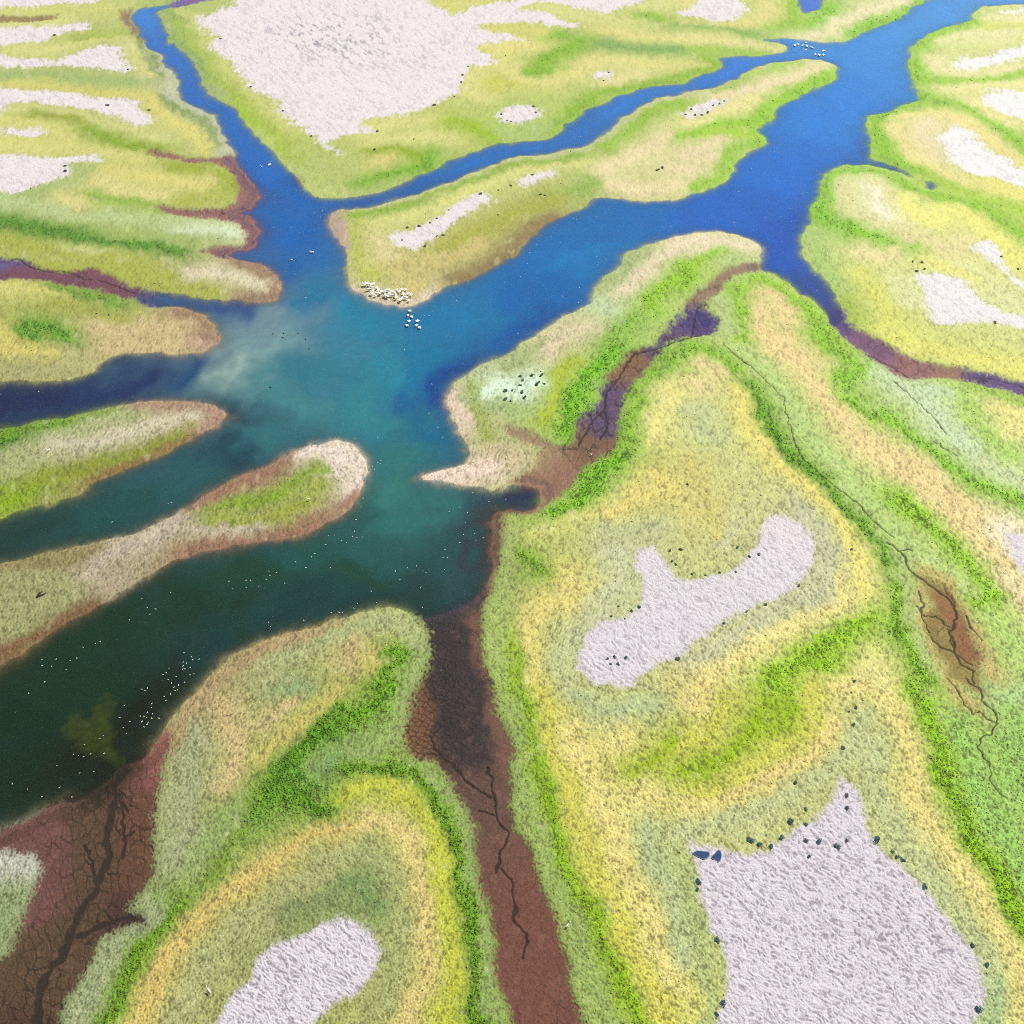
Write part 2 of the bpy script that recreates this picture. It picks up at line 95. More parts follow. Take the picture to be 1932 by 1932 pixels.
LANDC = """200 199 117 -3298 6113 -2987 6113 -2784 6128 -2585 6158 -2339 6173
150 170 50 -2374 5676 -2291 5730 -2180 5757
208 204 130 -2906 5896 -2608 5910
208 204 130 -3057 5520 -2768 5520 -2527 5520 -2408 5597 -2285 5676 -2202 5730 -2101 5650 -2009 5419 -1926 5248 -1843 5178
157 175 105 -2918 5178 -2642 5178 -2458 5178 -2267 5155 -2071 5108 -1883 5086
204 196 110 -2880 5086 -2608 5086 -2329 5063 -2031 4974 -1841 4930
116 140 63 -2052 5650 -1930 5444 -1845 5296 -1800 5155
116 140 63 -1735 4930 -1633 4802 -1536 4719 -1466 4639 -1395 4502 -1334 4371
191 187 173 -1999 5597 -1917 5469 -1817 5296 -1758 5131
191 187 173 -1733 4996 -1648 4866 -1537 4760 -1428 4619 -1366 4483 -1282 4298
216 204 119 -1786 4887 -1646 4679 -1525 4560 -1419 4426 -1383 4334
200 199 128 -2453 4781 -2279 4781 -2080 4699 -1922 4599 -1774 4521 -1630 4445
131 160 23 -2012 4560 -1922 4483 -1774 4371 -1678 4316 -1621 4316
145 155 45 -2319 4719 -2170 4659 -2080 4619
208 202 123 -2436 4619 -2260 4599 -2108 4521 -2036 4426
208 202 123 -2590 4371 -2345 4371 -2176 4352 -2007 4334 -1835 4298 -1654 4227
164 178 110 -1940 4123 -1862 4123 -1893 4023 -1992 3926 -2046 3863
212 199 119 -1784 4123 -1609 4056 -1446 4023 -1323 3991
150 165 45 -1478 4158 -1321 4158 -1229 4056 -1194 3958
214 200 136 -1793 4023 -1655 3942 -1487 3879
214 200 136 -1913 3848 -1806 3817
170 175 70 -1258 3863 -1367 3848
141 170 63 -1758 3879 -1629 3848 -1504 3802 -1452 3742
179 192 135 -2377 3848 -2153 3848 -2067 3817 -1893 3742 -1732 3697 -1583 3682 -1441 3697 -1361 3668
206 215 183 -1344 3596 -1239 3610 -1146 3610 -1104 3582
81 135 28 -2334 3742 -2097 3697 -1967 3639 -1840 3582 -1685 3540 -1531 3499 -1419 3471 -1307 3444
160 175 100 -1634 3610 -1440 3554 -1253 3512
165 170 70 -2252 3540 -2034 3526 -1879 3485 -1717 3418 -1567 3378 -1415 3326 -1294 3250
165 170 70 -1765 3352 -1548 3314 -1388 3226 -1243 3177 -1103 3140
196 196 128 -1744 3458 -1617 3431
216 202 178 -1210 3263 -1132 3275 -1023 3238 -929 3201
150 118 98 -1066 3352 -972 3326 -898 3250 -868 3177 -898 3099 -976 3099
204 196 116 -2104 3177 -1905 3177 -1802 3164 -1654 3117
111 150 48 -1707 3177 -1571 3123 -1487 3105 -1409 3058
160 162 75 -1668 3058 -1528 3024 -1386 2978
201 177 133 -1368 2912 -1279 2934 -1179 2912
201 177 133 -1465 2923 -1393 2890
201 177 133 -1400 2806 -1277 2806 -1154 2806
150 118 98 -1207 3029 -1134 2990 -1072 2912 -1038 2826
86 145 28 -1721 2934 -1651 2912 -1586 2869 -1529 2824
86 145 28 -1737 2890 -1664 2858
204 186 108 -1997 2912 -1808 2912 -1714 2824
204 186 108 -1761 2785 -1666 2774 -1579 2754
170 165 115 -1888 2644 -1709 2644 -1594 2654 -1487 2693 -1449 2764
170 165 115 -1527 2723 -1523 2806
185 150 135 -1097 2827 -1032 2811
106 145 28 -1762 2334 -1599 2343 -1496 2368 -1422 2399
76 125 13 -1580 2292 -1534 2317
125 148 58 -1346 2425 -1267 2448
168 173 125 -1379 2351 -1283 2403 -1208 2439
200 188 168 -1412 2284 -1303 2284 -1232 2326 -1161 2368 -1088 2412 -1018 2430
165 130 115 -1221 2488 -1167 2502 -1081 2502 -1008 2484 -929 2439 -944 2377 -971 2347
167 170 120 -1721 2235 -1559 2235 -1483 2251 -1487 2186
135 145 45 -1431 2101 -1362 2132 -1273 2186 -1182 2243 -1109 2276 -1039 2326
131 158 18 -1646 2048 -1490 2048 -1451 2026 -1426 2086
135 105 65 -1231 2135 -1190 2178 -1124 2230 -1055 2280 -992 2317
185 168 155 -894 1933 -838 1905 -765 1919 -718 1933
185 168 155 -954 1975 -991 1919 -1030 1878 -1072 1851 -1112 1818 -1141 1753
225 205 200 -642 2267 -589 2276 -531 2251 -531 2171
225 205 200 -525 2243 -491 2235 -460 2194 -458 2132 -479 2086
130 155 40 -859 2004 -788 2034 -715 2063 -647 2124 -585 2171 -552 2202
150 160 60 -847 1947 -748 1961 -651 1990 -609 2048 -556 2116
150 108 92 -917 2034 -874 2074 -805 2124 -736 2178 -690 2226
150 108 92 -897 1837 -801 1851 -709 1885 -615 1919 -546 1968
150 108 92 -488 2026 -460 2056
154 155 108 -1377 1740 -1305 1740 -1233 1740 -1169 1690 -1197 1629 -1296 1647 -1436 1647
154 155 108 -1321 1588 -1244 1565
140 125 85 -1520 1740 -1391 1778 -1301 1798 -1210 1818 -1142 1837
168 150 130 -1101 1778 -1049 1765 -1071 1709
120 85 60 -1281 1481 -1247 1508 -1213 1542 -1162 1594 -1107 1641
165 140 105 -780 1251 -764 1324 -735 1385 -679 1475 -620 1520 -536 1559 -470 1582
156 160 122 -748 1289 -726 1194 -721 1104 -706 1020 -710 959
196 172 126 -695 1339 -633 1241 -619 1171 -639 1126
196 172 126 -393 1542 -407 1475
196 172 126 -579 1289 -543 1324
164 170 120 -612 1475 -530 1520 -444 1559 -353 1600 -282 1582 -247 1531
139 155 110 -570 1385 -545 1390 -517 1380
192 175 103 -423 1390 -477 1314 -531 1251 -571 1194
192 175 103 -366 1503 -347 1448
77 129 8 -411 1289 -468 1251 -513 1194 -534 1149 -487 1104 -421 1061
136 160 90 -410 1217 -447 1185 -470 1126
136 160 90 -401 1241 -361 1260 -321 1275
144 160 100 -602 1083 -628 1020 -654 959 -659 901
117 144 53 -566 1104 -594 1040 -626 920 -673 882
102 144 23 -686 856 -712 816 -730 773 -744 722 -751 673 -766 631 -764 579
149 157 120 -738 845 -777 791 -810 722 -813 673 -827 631 -817 579
203 178 108 -365 1020 -432 999 -483 959 -534 928 -583 889 -628 845 -655 801 -679 756 -691 705 -706 656 -698 579
165 165 115 -369 959 -436 901 -502 852 -548 808 -591 756 -615 705 -638 656 -632 579
126 137 90 -410 845 -445 837 -376 863
179 177 170 -1165 959 -1089 959 -1051 959 -1021 959
137 150 108 -1127 863 -1054 863 -1018 845 -1027 791
101 155 8 -321 1503 -276 1503 -314 1421
101 155 8 -332 1390 -279 1375 -347 1324 -387 1299
145 162 100 -238 1475 -229 1405
145 162 100 -245 1385 -254 1324 -268 1289 -316 1227 -378 1222
96 145 13 -392 1171 -332 1180 -270 1171 -220 1153 -177 1104 -142 1040 -120 979 -111 920 -90 863 -74 808 -62 756 -57 705 -60 656 -58 579
142 160 95 -210 1176 -166 1126 -125 1083 -99 1020 -97 959 -69 882 -49 808 -41 739 -36 656
186 188 66 -381 1083 -326 1118 -267 1126 -211 1083 -169 1020 -154 959 -140 901 -126 845 -116 791 -121 739 -112 689 -117 641 -114 579
212 190 125 -335 1020 -279 1040 -217 999 -194 939 -179 882 -169 826 -165 773 -179 705 -192 656 -187 579
160 165 110 -366 959 -309 959 -256 920 -233 863 -211 808 -224 756 -231 705 -243 656
115 140 85 -340 901 -302 889 -268 845
148 168 95 -29 1416 -20 1339 6 1265 18 1194 26 1126 37 1061 63 1007 70 959 87 901 118 845 130 791 145 739 167 689 180 631 196 579
131 168 15 15 1390 35 1289 47 1217 62 1149 92 1083 102 1020 108 959 135 901 158 845 184 791 205 739 218 689 241 641 259 579
203 193 90 71 1390 87 1314 96 1217 134 1126 143 1061 159 999 171 939 197 882 221 808 250 739 270 689 290 625
221 202 130 140 1275 157 1194 194 1126 208 1040 215 979 237 920 262 863 291 791 321 689
175 185 138 144 1375 206 1324 271 1339 335 1339
175 185 138 284 1020 297 959 328 901 338 826 327 739
218 201 128 264 1251 219 1208
218 201 128 252 1104 331 1104
150 172 20 368 1251 321 1194 277 1162
157 175 100 -18 1940 -8 1871 -22 1772 -31 1709 -40 1618 -43 1531 -38 1448
116 160 28 41 1837 55 1785 88 1753
136 168 28 -7 1559 15 1475 -3 1405
203 198 119 67 1905 143 1940 221 1975
218 200 123 182 1709 137 1772 156 1659 86 1659 39 1588 51 1503 59 1421
186 189 143 267 1905 368 1919 421 1940
186 189 143 309 1804 299 1678 200 1606 152 1559 113 1475 124 1405
111 180 8 359 2806 291 2693 257 2625 212 2548 202 2457 176 2368
165 180 45 202 2723 168 2615 134 2475 104 2412
157 175 110 -96 2502 -38 2475 19 2457
150 165 80 -120 2567 -94 2412 -75 2326
217 235 216 -79 2520 -39 2596 20 2548 79 2625
160 170 115 -10 2693 51 2764 114 2827
218 197 168 176 2837 131 2764
221 192 180 -189 2530 -163 2457 -121 2386
231 202 193 -237 2151 -194 2151 -141 2155 -89 2171 -63 2218
199 179 145 -9 2251 18 2202 -63 2267
131 175 48 396 2586 423 2502 381 2412 359 2284
131 175 48 466 2644 537 2744 589 2764
111 175 8 344 2243 258 2163 217 2086 161 2012 109 1975
157 175 85 43 1968 -8 1954
229 215 140 549 2596 493 2457 451 2326
220 201 121 418 2163 462 2086 354 2048 272 1975
154 124 100 -49 1975 -45 1837 -60 1734
204 199 110 -382 6158 -230 6312
204 199 110 -117 5882 34 5868 184 5812
208 207 131 141 6219 346 6099 496 6010 747 5953
208 207 131 769 6189 930 6219
126 172 18 262 5757 379 5703 322 5520 223 5444 143 5272 78 5225 199 5248
120 160 80 472 5624 615 5571 803 5520 930 5520
136 175 28 779 6069 855 6010
125 165 70 921 5868 954 5896 1103 5882 1246 5826 1334 5757
220 207 128 33 5624 130 5571 -64 5545
220 207 128 534 5812 729 5757 918 5676 1128 5703
218 207 130 -62 5345 31 5131 167 5086 308 5201 458 5394 600 5394 782 5320
221 207 148 484 5086 629 5178
196 193 81 -78 5108 -14 5063
212 205 130 -190 5201 -220 4974 -146 4887
178 190 100 -187 4760 206 4887 156 4639
152 179 20 -310 4619 -224 4579 -138 4502 -96 4454
136 175 28 196 4540 287 4719 383 4887 478 4996 662 5041 807 5131 864 5155 962 5201 1062 5320 1039 5419
168 188 110 -55 4521 70 4483 181 4599
211 205 131 -683 4540 -522 4619 -396 4639
211 205 131 -628 4408 -426 4445 -301 4426
140 162 10 -619 4316 -498 4316 -439 4280
116 168 28 -391 4280 -368 4175 -483 4123 -557 4073 -664 3991
178 188 108 -750 4262 -694 4123 -739 3974
178 188 108 -950 4316 -845 4140
216 199 124 -572 4245 -605 4175
165 180 70 -1982 6040 -1813 5757 -1644 5444 -1511 5131 -1345 4887 -1222 4699 -1100 4483 -937 4227
196 196 117 -1959 6158 -1726 5812 -1528 5345 -1353 5018 -1198 4802 -1017 4483
125 165 70 -2011 6158 -1896 5812 -1705 5419 -1558 5178
165 175 120 -2027 6099 -1863 5676 -1694 5369 -1551 5063 -1433 4887
162 189 40 -1398 4930 -1261 4679 -1148 4521 -1028 4298
186 197 118 -1190 4521 -1014 4209 -889 4007 -776 3911 -729 3895
192 190 140 -570 3817 -449 3882 -326 3971 -176 4093 -91 4147 -5 4232 148 4285 295 4320 398 4426 494 4603 618 4765 801 4919 934 4992 1059 5047 1164 5138 1246 5244 1331 5306 1452 5350 1552 5374 1645 5369
136 168 43 -636 3742 -529 3772 -459 3817 -388 3879 -280 3974 -167 4040 -52 4123 67 4209 187 4227 308 4262
141 180 28 417 4334 483 4464 580 4619 676 4740 849 4866
141 180 28 1024 4996 1146 5086
212 208 130 -556 3668 -450 3712 -344 3772 -238 3879 -89 4007 27 4090 185 4175 304 4192
231 210 168 417 4107 405 4158 548 4262 638 4352 734 4483
231 210 168 449 4007 520 3942 634 3942 714 3974
184 187 90 -628 3668 -619 3458 -577 3326 -516 3263
165 165 65 -256 3458 -154 3568 -48 3668 62 3772 176 3863
140 170 70 291 3926 371 3991 337 4056
200 181 117 -420 3326 -319 3352 -219 3418 -152 3485
200 181 117 -344 3201 -386 3152
216 202 148 -542 3526 -475 3405
211 192 173 -572 3164 -512 3093 -432 3064 -354 3070 -305 3117
140 118 78 -178 3238 -79 3339 -11 3405 24 3499 82 3596 156 3682
186 155 153 -710 3742 -685 3596 -654 3458
228 207 183 537 3352 615 3431 664 3499 774 3526 861 3499 925 3458
228 207 183 498 3301 455 3201 384 3140
228 207 183 726 3431 801 3471
165 180 120 513 3458 451 3391 400 3263 339 3152
194 207 168 315 3081 343 3024
141 190 18 659 3326 594 3250 536 3140 477 3081 505 3035
141 190 18 809 3431 732 3378 673 3288 628 3201
131 175 58 435 2967 365 2879 330 2824
211 197 163 115 2869 210 2912 273 2912
218 207 131 957 5924 1257 5896 1424 5982 1560 6158 1530 6281
218 207 131 1021 6281 1067 6471
146 185 43 1514 5868 1612 5953 1654 6158 1668 6281
234 219 180 1646 5730 1787 5785 1877 5953 2015 6099 2203 6219 2334 6312
136 192 28 1718 5924 1811 6069 1866 6219
136 192 28 1861 5757 1958 5868 2073 5924 2198 6010 2322 6158 2430 6312
221 212 148 931 5703 1124 5676 1307 5597 1414 5545
156 190 63 1006 5533 1195 5507 1386 5499
212 205 126 884 5320 981 5345
151 198 48 1154 5131 1275 5248 1444 5308 1524 5333
234 212 173 1558 5316 1650 5308 1515 5201 1309 5086 1151 4952 1011 4908
141 192 18 1674 5248 1643 5155 1531 5063 1387 4930 1274 4802 1212 4699 1152 4599 969 4619 871 4521 779 4445
231 217 153 839 4599 984 4719 1126 4802 1211 4887
146 190 48 1148 4483 1118 4408 1055 4371 995 4298 954 4192 887 4056 796 3958
161 198 28 908 4483 1021 4521 1074 4483
228 207 168 971 4408 889 4352 797 4262
228 207 168 872 4227 925 4316
228 207 168 814 4090 742 4140
146 195 33 2658 6099 2590 5953 2385 5785 2246 5650 2150 5419 2100 5248 2112 5131 2224 5108 2406 5108 2567 5178 2668 5248 3080 5419
231 222 168 2721 6040 2865 6010 3338 6040
231 222 168 2352 5676 2526 5757 2675 5757 2854 5840
208 211 103 2672 5896 2907 5896
234 222 168 2233 5444 2228 5272 2299 5201 2491 5225 2665 5320
136 190 28 2061 4930 1910 4802 1770 4699 1716 4560 1701 4408 1686 4262 1739 4192 1798 4123
136 190 28 2097 4844 2187 4823 2231 4719 2275 4599 2305 4445 2325 4316 2515 4056
236 222 158 2213 5018 2292 5041 2428 5041 2600 5063
236 222 158 2271 4866 2274 4719 2360 4599
234 215 148 1881 4699 2016 4719 2132 4679 2171 4540 2209 4408 2267 4227
234 215 148 1800 4560 1824 4352 1852 4175 1900 4073 1951 3991
231 212 173 1963 4599 1906 4408 1900 4227
166 198 63 1803 4140 1846 4023 1930 3926 2011 3833 2101 3772 2324 3596
232 218 131 2060 3974 2146 3895
131 190 38 1528 4140 1441 4107 1356 4007 1309 3863 1282 3712 1313 3653 1371 3625
131 192 13 1375 3582 1417 3554 1474 3499 1557 3471
169 194 110 1217 3596 1193 3485 1209 3326 1214 3201
141 188 43 1586 4123 1657 4040 1711 3958 1801 3879 1867 3848 1953 3772 1991 3668 2044 3554 2212 3326
221 212 158 1453 4056 1414 3895 1414 3742 1479 3653 1551 3653
221 212 158 1590 3848 1546 4056
238 231 208 1525 3974 1537 3817 1549 3697
234 226 131 1655 3895 1649 3742 1700 3668 1805 3772 1892 3697 1920 3568 1963 3391
228 212 158 1351 3431 1445 3391 1595 3554 1707 3458 1799 3526
212 211 110 1309 3263 1345 3140 1369 2990 1276 2879 1385 2824
168 186 80 1219 3081 1223 2967
218 217 163 1460 3201 1459 3081
218 217 163 1734 3326 1793 3201 1809 3058
234 224 136 1640 3352 1743 3250
179 194 130 860 3405 882 3326
179 194 130 754 3152 768 3024 751 2912
141 190 43 923 3250 977 3213 1013 3129 1059 3035 1089 2934 1108 2824
141 190 43 851 3177 819 3024 804 2858
231 202 150 937 3140 976 3105 982 2967
231 202 150 896 3024 864 2912 910 2858
131 182 38 573 2744 639 2785 707 2744 744 2673
96 155 8 777 2586 792 2502 804 2412 825 2317 858 2235 901 2155 938 2086 962 2012 990 1940 1013 1871 1029 1785
121 175 13 1035 1721 1001 1647 986 1559 998 1475 1021 1405
180 202 126 792 2785 837 2693 879 2596 892 2457 910 2326 965 2202 994 2101 1049 2012 1075 1919 1102 1837 1180 1772 1208 1709
231 204 149 865 2848 915 2785 987 2693 1008 2567 1040 2457 1059 2368 1093 2284 1153 2202 1211 2124 1240 2048 1269 1975 1310 1871 1336 1804
231 203 150 929 2827 1006 2723
231 203 150 1125 2300 1212 2218 1278 2086 1320 1975
136 188 48 1074 2869 1124 2764 1163 2673 1102 2596
136 188 48 1096 2520 1150 2439 1206 2395 1240 2317 1298 2235 1353 2155 1432 2078 1485 2034
198 213 176 1245 2644 1282 2567 1342 2475 1372 2386
198 213 176 1335 2548 1423 2548
198 213 176 1381 2326 1400 2267
173 202 102 1408 2596 1472 2520 1465 2412 1483 2300 1517 2243
231 216 141 1543 2475 1622 2457 1562 2368
222 215 119 1352 2816 1490 2764 1598 2723 1698 2664
156 186 77 1493 2586 1565 2539 1654 2493
198 209 160 1422 2202 1501 2124
238 223 203 1376 1919 1377 1851
234 211 168 1337 1740 1354 1678 1444 1588
141 192 28 1111 2048 1171 1990 1201 1919 1225 1837 1248 1759 1274 1696 1229 1659
175 201 112 1224 1618 1273 1559 1265 1475 1217 1531
173 191 120 1057 1851 1056 1709 1039 1618 1028 1531 1034 1448
223 204 149 630 2713 683 2664 639 2567 585 2596
191 197 146 567 2457 641 2457 581 2351 633 2326
231 213 126 736 2548 741 2439 748 2351 784 2243 844 2139 904 2048 938 1975 943 1891 956 1804 923 1709
206 192 118 524 2202 546 2086 577 2012 510 2012
206 192 118 552 1940 572 1905
200 196 135 669 2202 703 2086 774 2048
200 196 135 658 1975 618 1885 688 1940
192 189 158 836 1975 864 1871 859 1804 818 1709 750 1678 667 1612 589 1559 513 1503 440 1459
229 211 140 868 1740 861 1647 783 1612 730 1577 654 1536 577 1486 479 1421
141 188 8 922 1612 836 1542 758 1497
141 188 8 795 1464 731 1475 681 1448 632 1421 669 1385
221 210 140 851 1421 902 1448 912 1405
146 175 8 620 1354 587 1289 537 1241 490 1208 424 1171 381 1158
146 175 8 660 1339 624 1265
197 193 84 735 1390 697 1314 664 1255 590 1194 501 1149 416 1118
197 193 84 510 1339 457 1265 390 1227
224 202 132 800 1390 868 1401
224 202 132 755 1289 675 1208 582 1149 474 1104 392 1083
224 202 132 453 1390 425 1339
185 190 140 846 1314 806 1241 757 1208 706 1162 613 1104 527 1061 426 1040 365 1020
185 190 140 842 1217 810 1126 820 1061 823 999 863 939 883 882 914 808 938 773 939 722
224 205 133 917 1375 915 1289 932 1217 924 1149 892 1104 904 1040 932 979 951 920 969 863 986 808 992 773 985 705
131 178 8 982 1390 981 1314 993 1241 984 1171 979 1104 990 1040 989 979 1013 939 1023 882 1029 826 1061 722
148 188 96 1050 1289 1040 1194 1038 1126 1056 1061 1072 999 1082 939 1130 808
148 188 96 1130 1217 1138 1126
148 188 96 1185 1314 1201 1083
172 198 134 1160 1364 1225 1364
170 180 120 357 959 367 882 368 808 366 739 367 673 358 579
197 191 108 327 705 338 656 331 579
166 188 139 943 705 916 656 886 579
216 202 130 979 689 954 641 928 549
188 168 108 1083 1772 1135 1753 1170 1709 1180 1623 1182 1520 1176 1448
188 168 108 1084 1709 1058 1588 1069 1475 1065 1405 1094 1334
95 152 30 -431 1314 -448 1251 -490 1199 -513 1144 -524 1109 -464 1083 -402 1066
95 152 30 -549 1118 -570 1057
95 152 30 -413 1339 -404 1265
84 140 34 -496 1162 -461 1118
84 140 34 -540 1180
112 150 92 -423 1194 -452 1162
190 190 158 818 2034 858 1933 886 1837 852 1734 770 1659
190 190 158 599 1885 649 1947
190 190 158 292 1837 304 1740 224 1612 166 1565"""
MUDC = """118 68 92 -2165 3326 -1947 3288 -1798 3250 -1652 3213 -1556 3226 -1435 3152
75 72 130 -1324 3105 -1223 3093
95 80 145 -1952 3339
148 98 98 -1584 4262 -1415 4227 -1292 4209 -1183 4056 -1119 3926 -1139 3833 -1231 3742 -1382 3757
148 98 98 -1062 3625 -1030 3526 -1101 3458 -1200 3431
168 132 120 -1048 3365 -891 3250
150 125 80 -2940 5987 -2651 6040
150 120 85 -2218 6040 -2116 5812
120 90 160 -1914 6327
150 122 100 882 3326 765 3226 669 3105
75 55 130 660 2990
92 70 112 501 2806
138 98 75 396 2733 347 2644
98 72 115 324 2567 283 2475 302 2412 286 2351
130 95 75 229 2317 326 2284 236 2251
168 138 108 100 2251 18 2202
150 110 95 151 2163 122 2086 18 2132
54 42 50 -168 1588 -155 1503 -152 1421 -136 1364 -120 1289 -110 1217
54 42 50 -204 1565 -178 1421 -165 1339 -144 1251
54 42 50 -127 1588 -109 1448 -94 1385 -83 1289 -80 1208
55 50 70 -240 1635 -171 1647 -125 1684
115 80 70 -100 1629 -76 1588 -74 1475
115 80 70 -48 1940 -45 1837 -56 1740
115 80 70 -55 1390 -41 1314 -23 1241 -11 1180
122 82 62 -227 1364 -229 1275 -208 1217
100 70 64 -114 1126 -75 1153 -46 1118 -45 1040
112 74 66 -25 979 -25 920
118 72 64 13 882 30 808 47 739 63 673 62 631 70 549
80 60 130 1160 2967
125 80 122 1189 2827 1246 2764
158 108 115 1318 2693 1369 2664
155 115 95 1453 2644
95 70 132 1565 2625 1640 2586 1681 2567 1866 2493
150 98 70 1121 1659 1132 1618 1141 1503
152 132 75 1113 1709 1100 1432
112 72 70 -1073 1020 -1025 1049 -970 999 -963 920 -956 845
92 66 50 -931 1061 -893 999 -862 959 -882 901
105 68 54 -808 1040 -780 979 -783 920
145 88 85 -810 1171 -806 1236
92 68 50 -908 808 -872 808 -950 773 -973 739 -962 689
92 68 50 -880 722
82 54 42 -951 656 -930 579
45 32 22 -927 1126 -908 1144 -883 1171
75 45 45 -803 819 -774 830"""
WATC = """22 139 232 3144 6343 2919 6312 2666 6189 2395 5982 2129 5757
12 134 229 1961 5494 1834 5369 1678 5520 1512 5650
12 134 229 1911 5131
0 122 224 1605 4802 1746 5018 1473 4599 1368 4502
0 106 214 1310 4227 1119 4056
0 106 214 1181 3974
0 94 200 852 3817 1038 3817
0 94 200 902 3668 761 3697
5 82 190 1057 3526 1156 3668 996 3391
38 72 160 1094 3201 1134 3081
62 55 130 1146 2990
15 84 160 1650 4158 1715 4107
32 104 234 1763 6281
70 55 135 660 2990
0 114 224 1169 5345 953 5131
7 112 209 794 5018 552 4802
10 105 195 362 4521 190 4352 -53 4280 -210 4175
15 92 180 -359 4023 -504 3911 -721 3833
22 125 229 -2136 6040 -2115 6158
0 108 214 -1928 5624 -1769 5369
0 102 200 -1651 5063 -1450 4760 -1311 4502 -1183 4262 -1072 4090
0 95 185 -976 3974 -875 3817
0 95 185 -974 3742 -832 3526
55 88 165 -1102 3757 -1079 3418
0 95 178 -836 3326
45 75 138 -1190 3093 -1053 3058 -951 3035
115 142 160 -875 2967 -818 3012
115 142 160 -959 2912 -888 2869
20 110 160 -765 3081 -708 3140
0 102 185 91 3326 233 3458 383 3596 540 3742 650 3742
0 98 180 222 3201 22 3140
10 115 172 -171 3024 -296 2967
10 115 172 -42 2967
20 125 165 -487 2967 -621 3024
0 80 165 151 3024 21 2879
0 120 195 195 3352 341 3499
30 130 160 -465 2744 -396 2644
0 115 162 -285 2785 -307 2644
0 68 150 -161 2723 -217 2634 -244 2520
45 125 142 -446 2548 -494 2457 -376 2412
0 100 150 -238 2368
42 116 124 -310 2284 -358 2202
50 118 115 -325 2124 -374 2086
42 108 108 -267 2048 -313 1975 -210 1940
35 85 85 -415 1975 -425 1837 -305 1871
28 75 80 -154 1804 -133 1905
25 58 58 -269 1709 -219 1678
48 58 72 -105 1804 -84 1975
30 32 80 -8 2063 59 2063
25 65 50 -415 1740 -466 1772
40 115 140 -639 2644 -766 2693
60 130 142 -809 2596 -671 2457
150 175 172 -955 2733 -951 2644
120 155 165 -908 2806 -819 2827
12 62 115 -1067 2693 -1108 2615
18 42 95 -1234 2644 -1301 2567 -1435 2530
22 32 82 -1542 2502 -1647 2475 -1812 2457
42 105 118 -825 2368 -754 2284
22 60 85 -891 2284 -848 2202
22 60 85 -870 2457
35 85 95 -893 2163 -981 2086 -1050 2048
25 75 75 -1117 2012 -1205 1961
22 58 55 -1292 1919 -1430 1885 -1565 1851
28 80 75 -528 1837 -604 1851
22 62 48 -664 1772 -761 1772
16 50 36 -883 1678 -782 1647
16 50 36 -999 1588 -1074 1531
18 58 60 -600 1678 -534 1709
12 55 60 -632 1588 -714 1542
12 55 60 -429 1659 -361 1678
14 46 30 -1110 1503 -1004 1448
14 46 30 -1172 1421
14 46 30 -1118 1390 -983 1375
12 40 28 -1177 1314 -1061 1217 -1111 1126 -1249 1171
20 26 16 -880 1314 -903 1241 -924 1171
20 32 24 -851 1364
20 32 24 -1031 1126"""
CRACK = """0.40 -59 1171 -47 1144 -44 1109 -34 1091 -38 1070 -33 1044 -22 1028 -6 1011 -10 991 -25 971 -30 943 -32 924
0.40 -194 1260 -166 1203 -141 1185 -115 1153 -91 1131 -70 1109 -46 1100
0.30 -25 935 -2 908 1 882 7 848 5 826 23 805 32 794 26 773 21 749
0.30 -196 1210 -166 1203
0.30 -73 1066 -57 1066 -41 1057
0.4 1043 1874 1066 1847 1077 1818 1075 1778 1087 1753 1106 1734 1127 1709 1143 1684 1160 1647 1153 1606 1133 1577 1118 1559 1123 1531 1112 1497
0.4 1065 1844 1105 1847
0.3 1152 1727 1154 1690 1164 1647
0.3 1060 1641 1070 1612 1104 1618 1113 1588 1133 1577
0.3 1059 1559 1078 1520 1107 1497 1132 1475 1142 1454
0.25 1069 1416 1082 1375 1087 1339 1096 1314 1115 1319 1125 1299 1147 1289 1120 1260 1090 1246 1078 1227 1082 1199 1089 1171 1079 1140 1085 1113 1099 1096
0.25 1112 1416 1141 1385 1133 1349 1155 1314 1143 1289
0.22 725 2827 758 2764 806 2683 882 2520 872 2412 874 2284 886 2210 924 2139 956 2093 995 2041 1016 1983 1039 1933 1068 1891
0.22 1264 2605 1298 2520 1341 2412 1350 2334
0.22 1301 2300 1357 2235
1.15 -885 1091 -882 1040 -877 999 -858 959 -862 920 -865 882 -883 845 -887 798 -893 752 -911 712 -912 673 -898 631 -873 549
0.7 -936 1241 -894 1194 -881 1162 -895 1126 -878 1083
0.7 -874 791 -834 812 -788 828 -766 830
0.5 -874 1109 -855 1057 -835 999 -828 959
0.5 -916 987 -886 939 -867 889
0.5 -824 1015 -839 999
0.5 -882 1109 -846 1066
0.35 -1970 3352 -1911 3378 -1833 3314 -1771 3288 -1689 3288 -1613 3238 -1549 3226 -1478 3189 -1392 3140
0.3 1537 2629 1595 2625 1643 2596 1685 2577
0.3 1219 2754 1276 2693 1318 2629
0.5 674 3047 624 2858 486 2785 417 2764 352 2625 311 2548 293 2457 299 2368 273 2317
0.5 293 2457 244 2386 205 2284
0.30 1075 1778 1087 1753 1106 1734 1127 1709 1143 1684 1160 1647 1153 1606 1133 1577 1118 1559 1112 1497
0.30 1112 1497 1113 1459 1139 1443 1130 1405
0.30 1076 1696 1076 1647 1060 1612 1070 1565
0.30 1176 1612 1179 1565 1190 1531"""
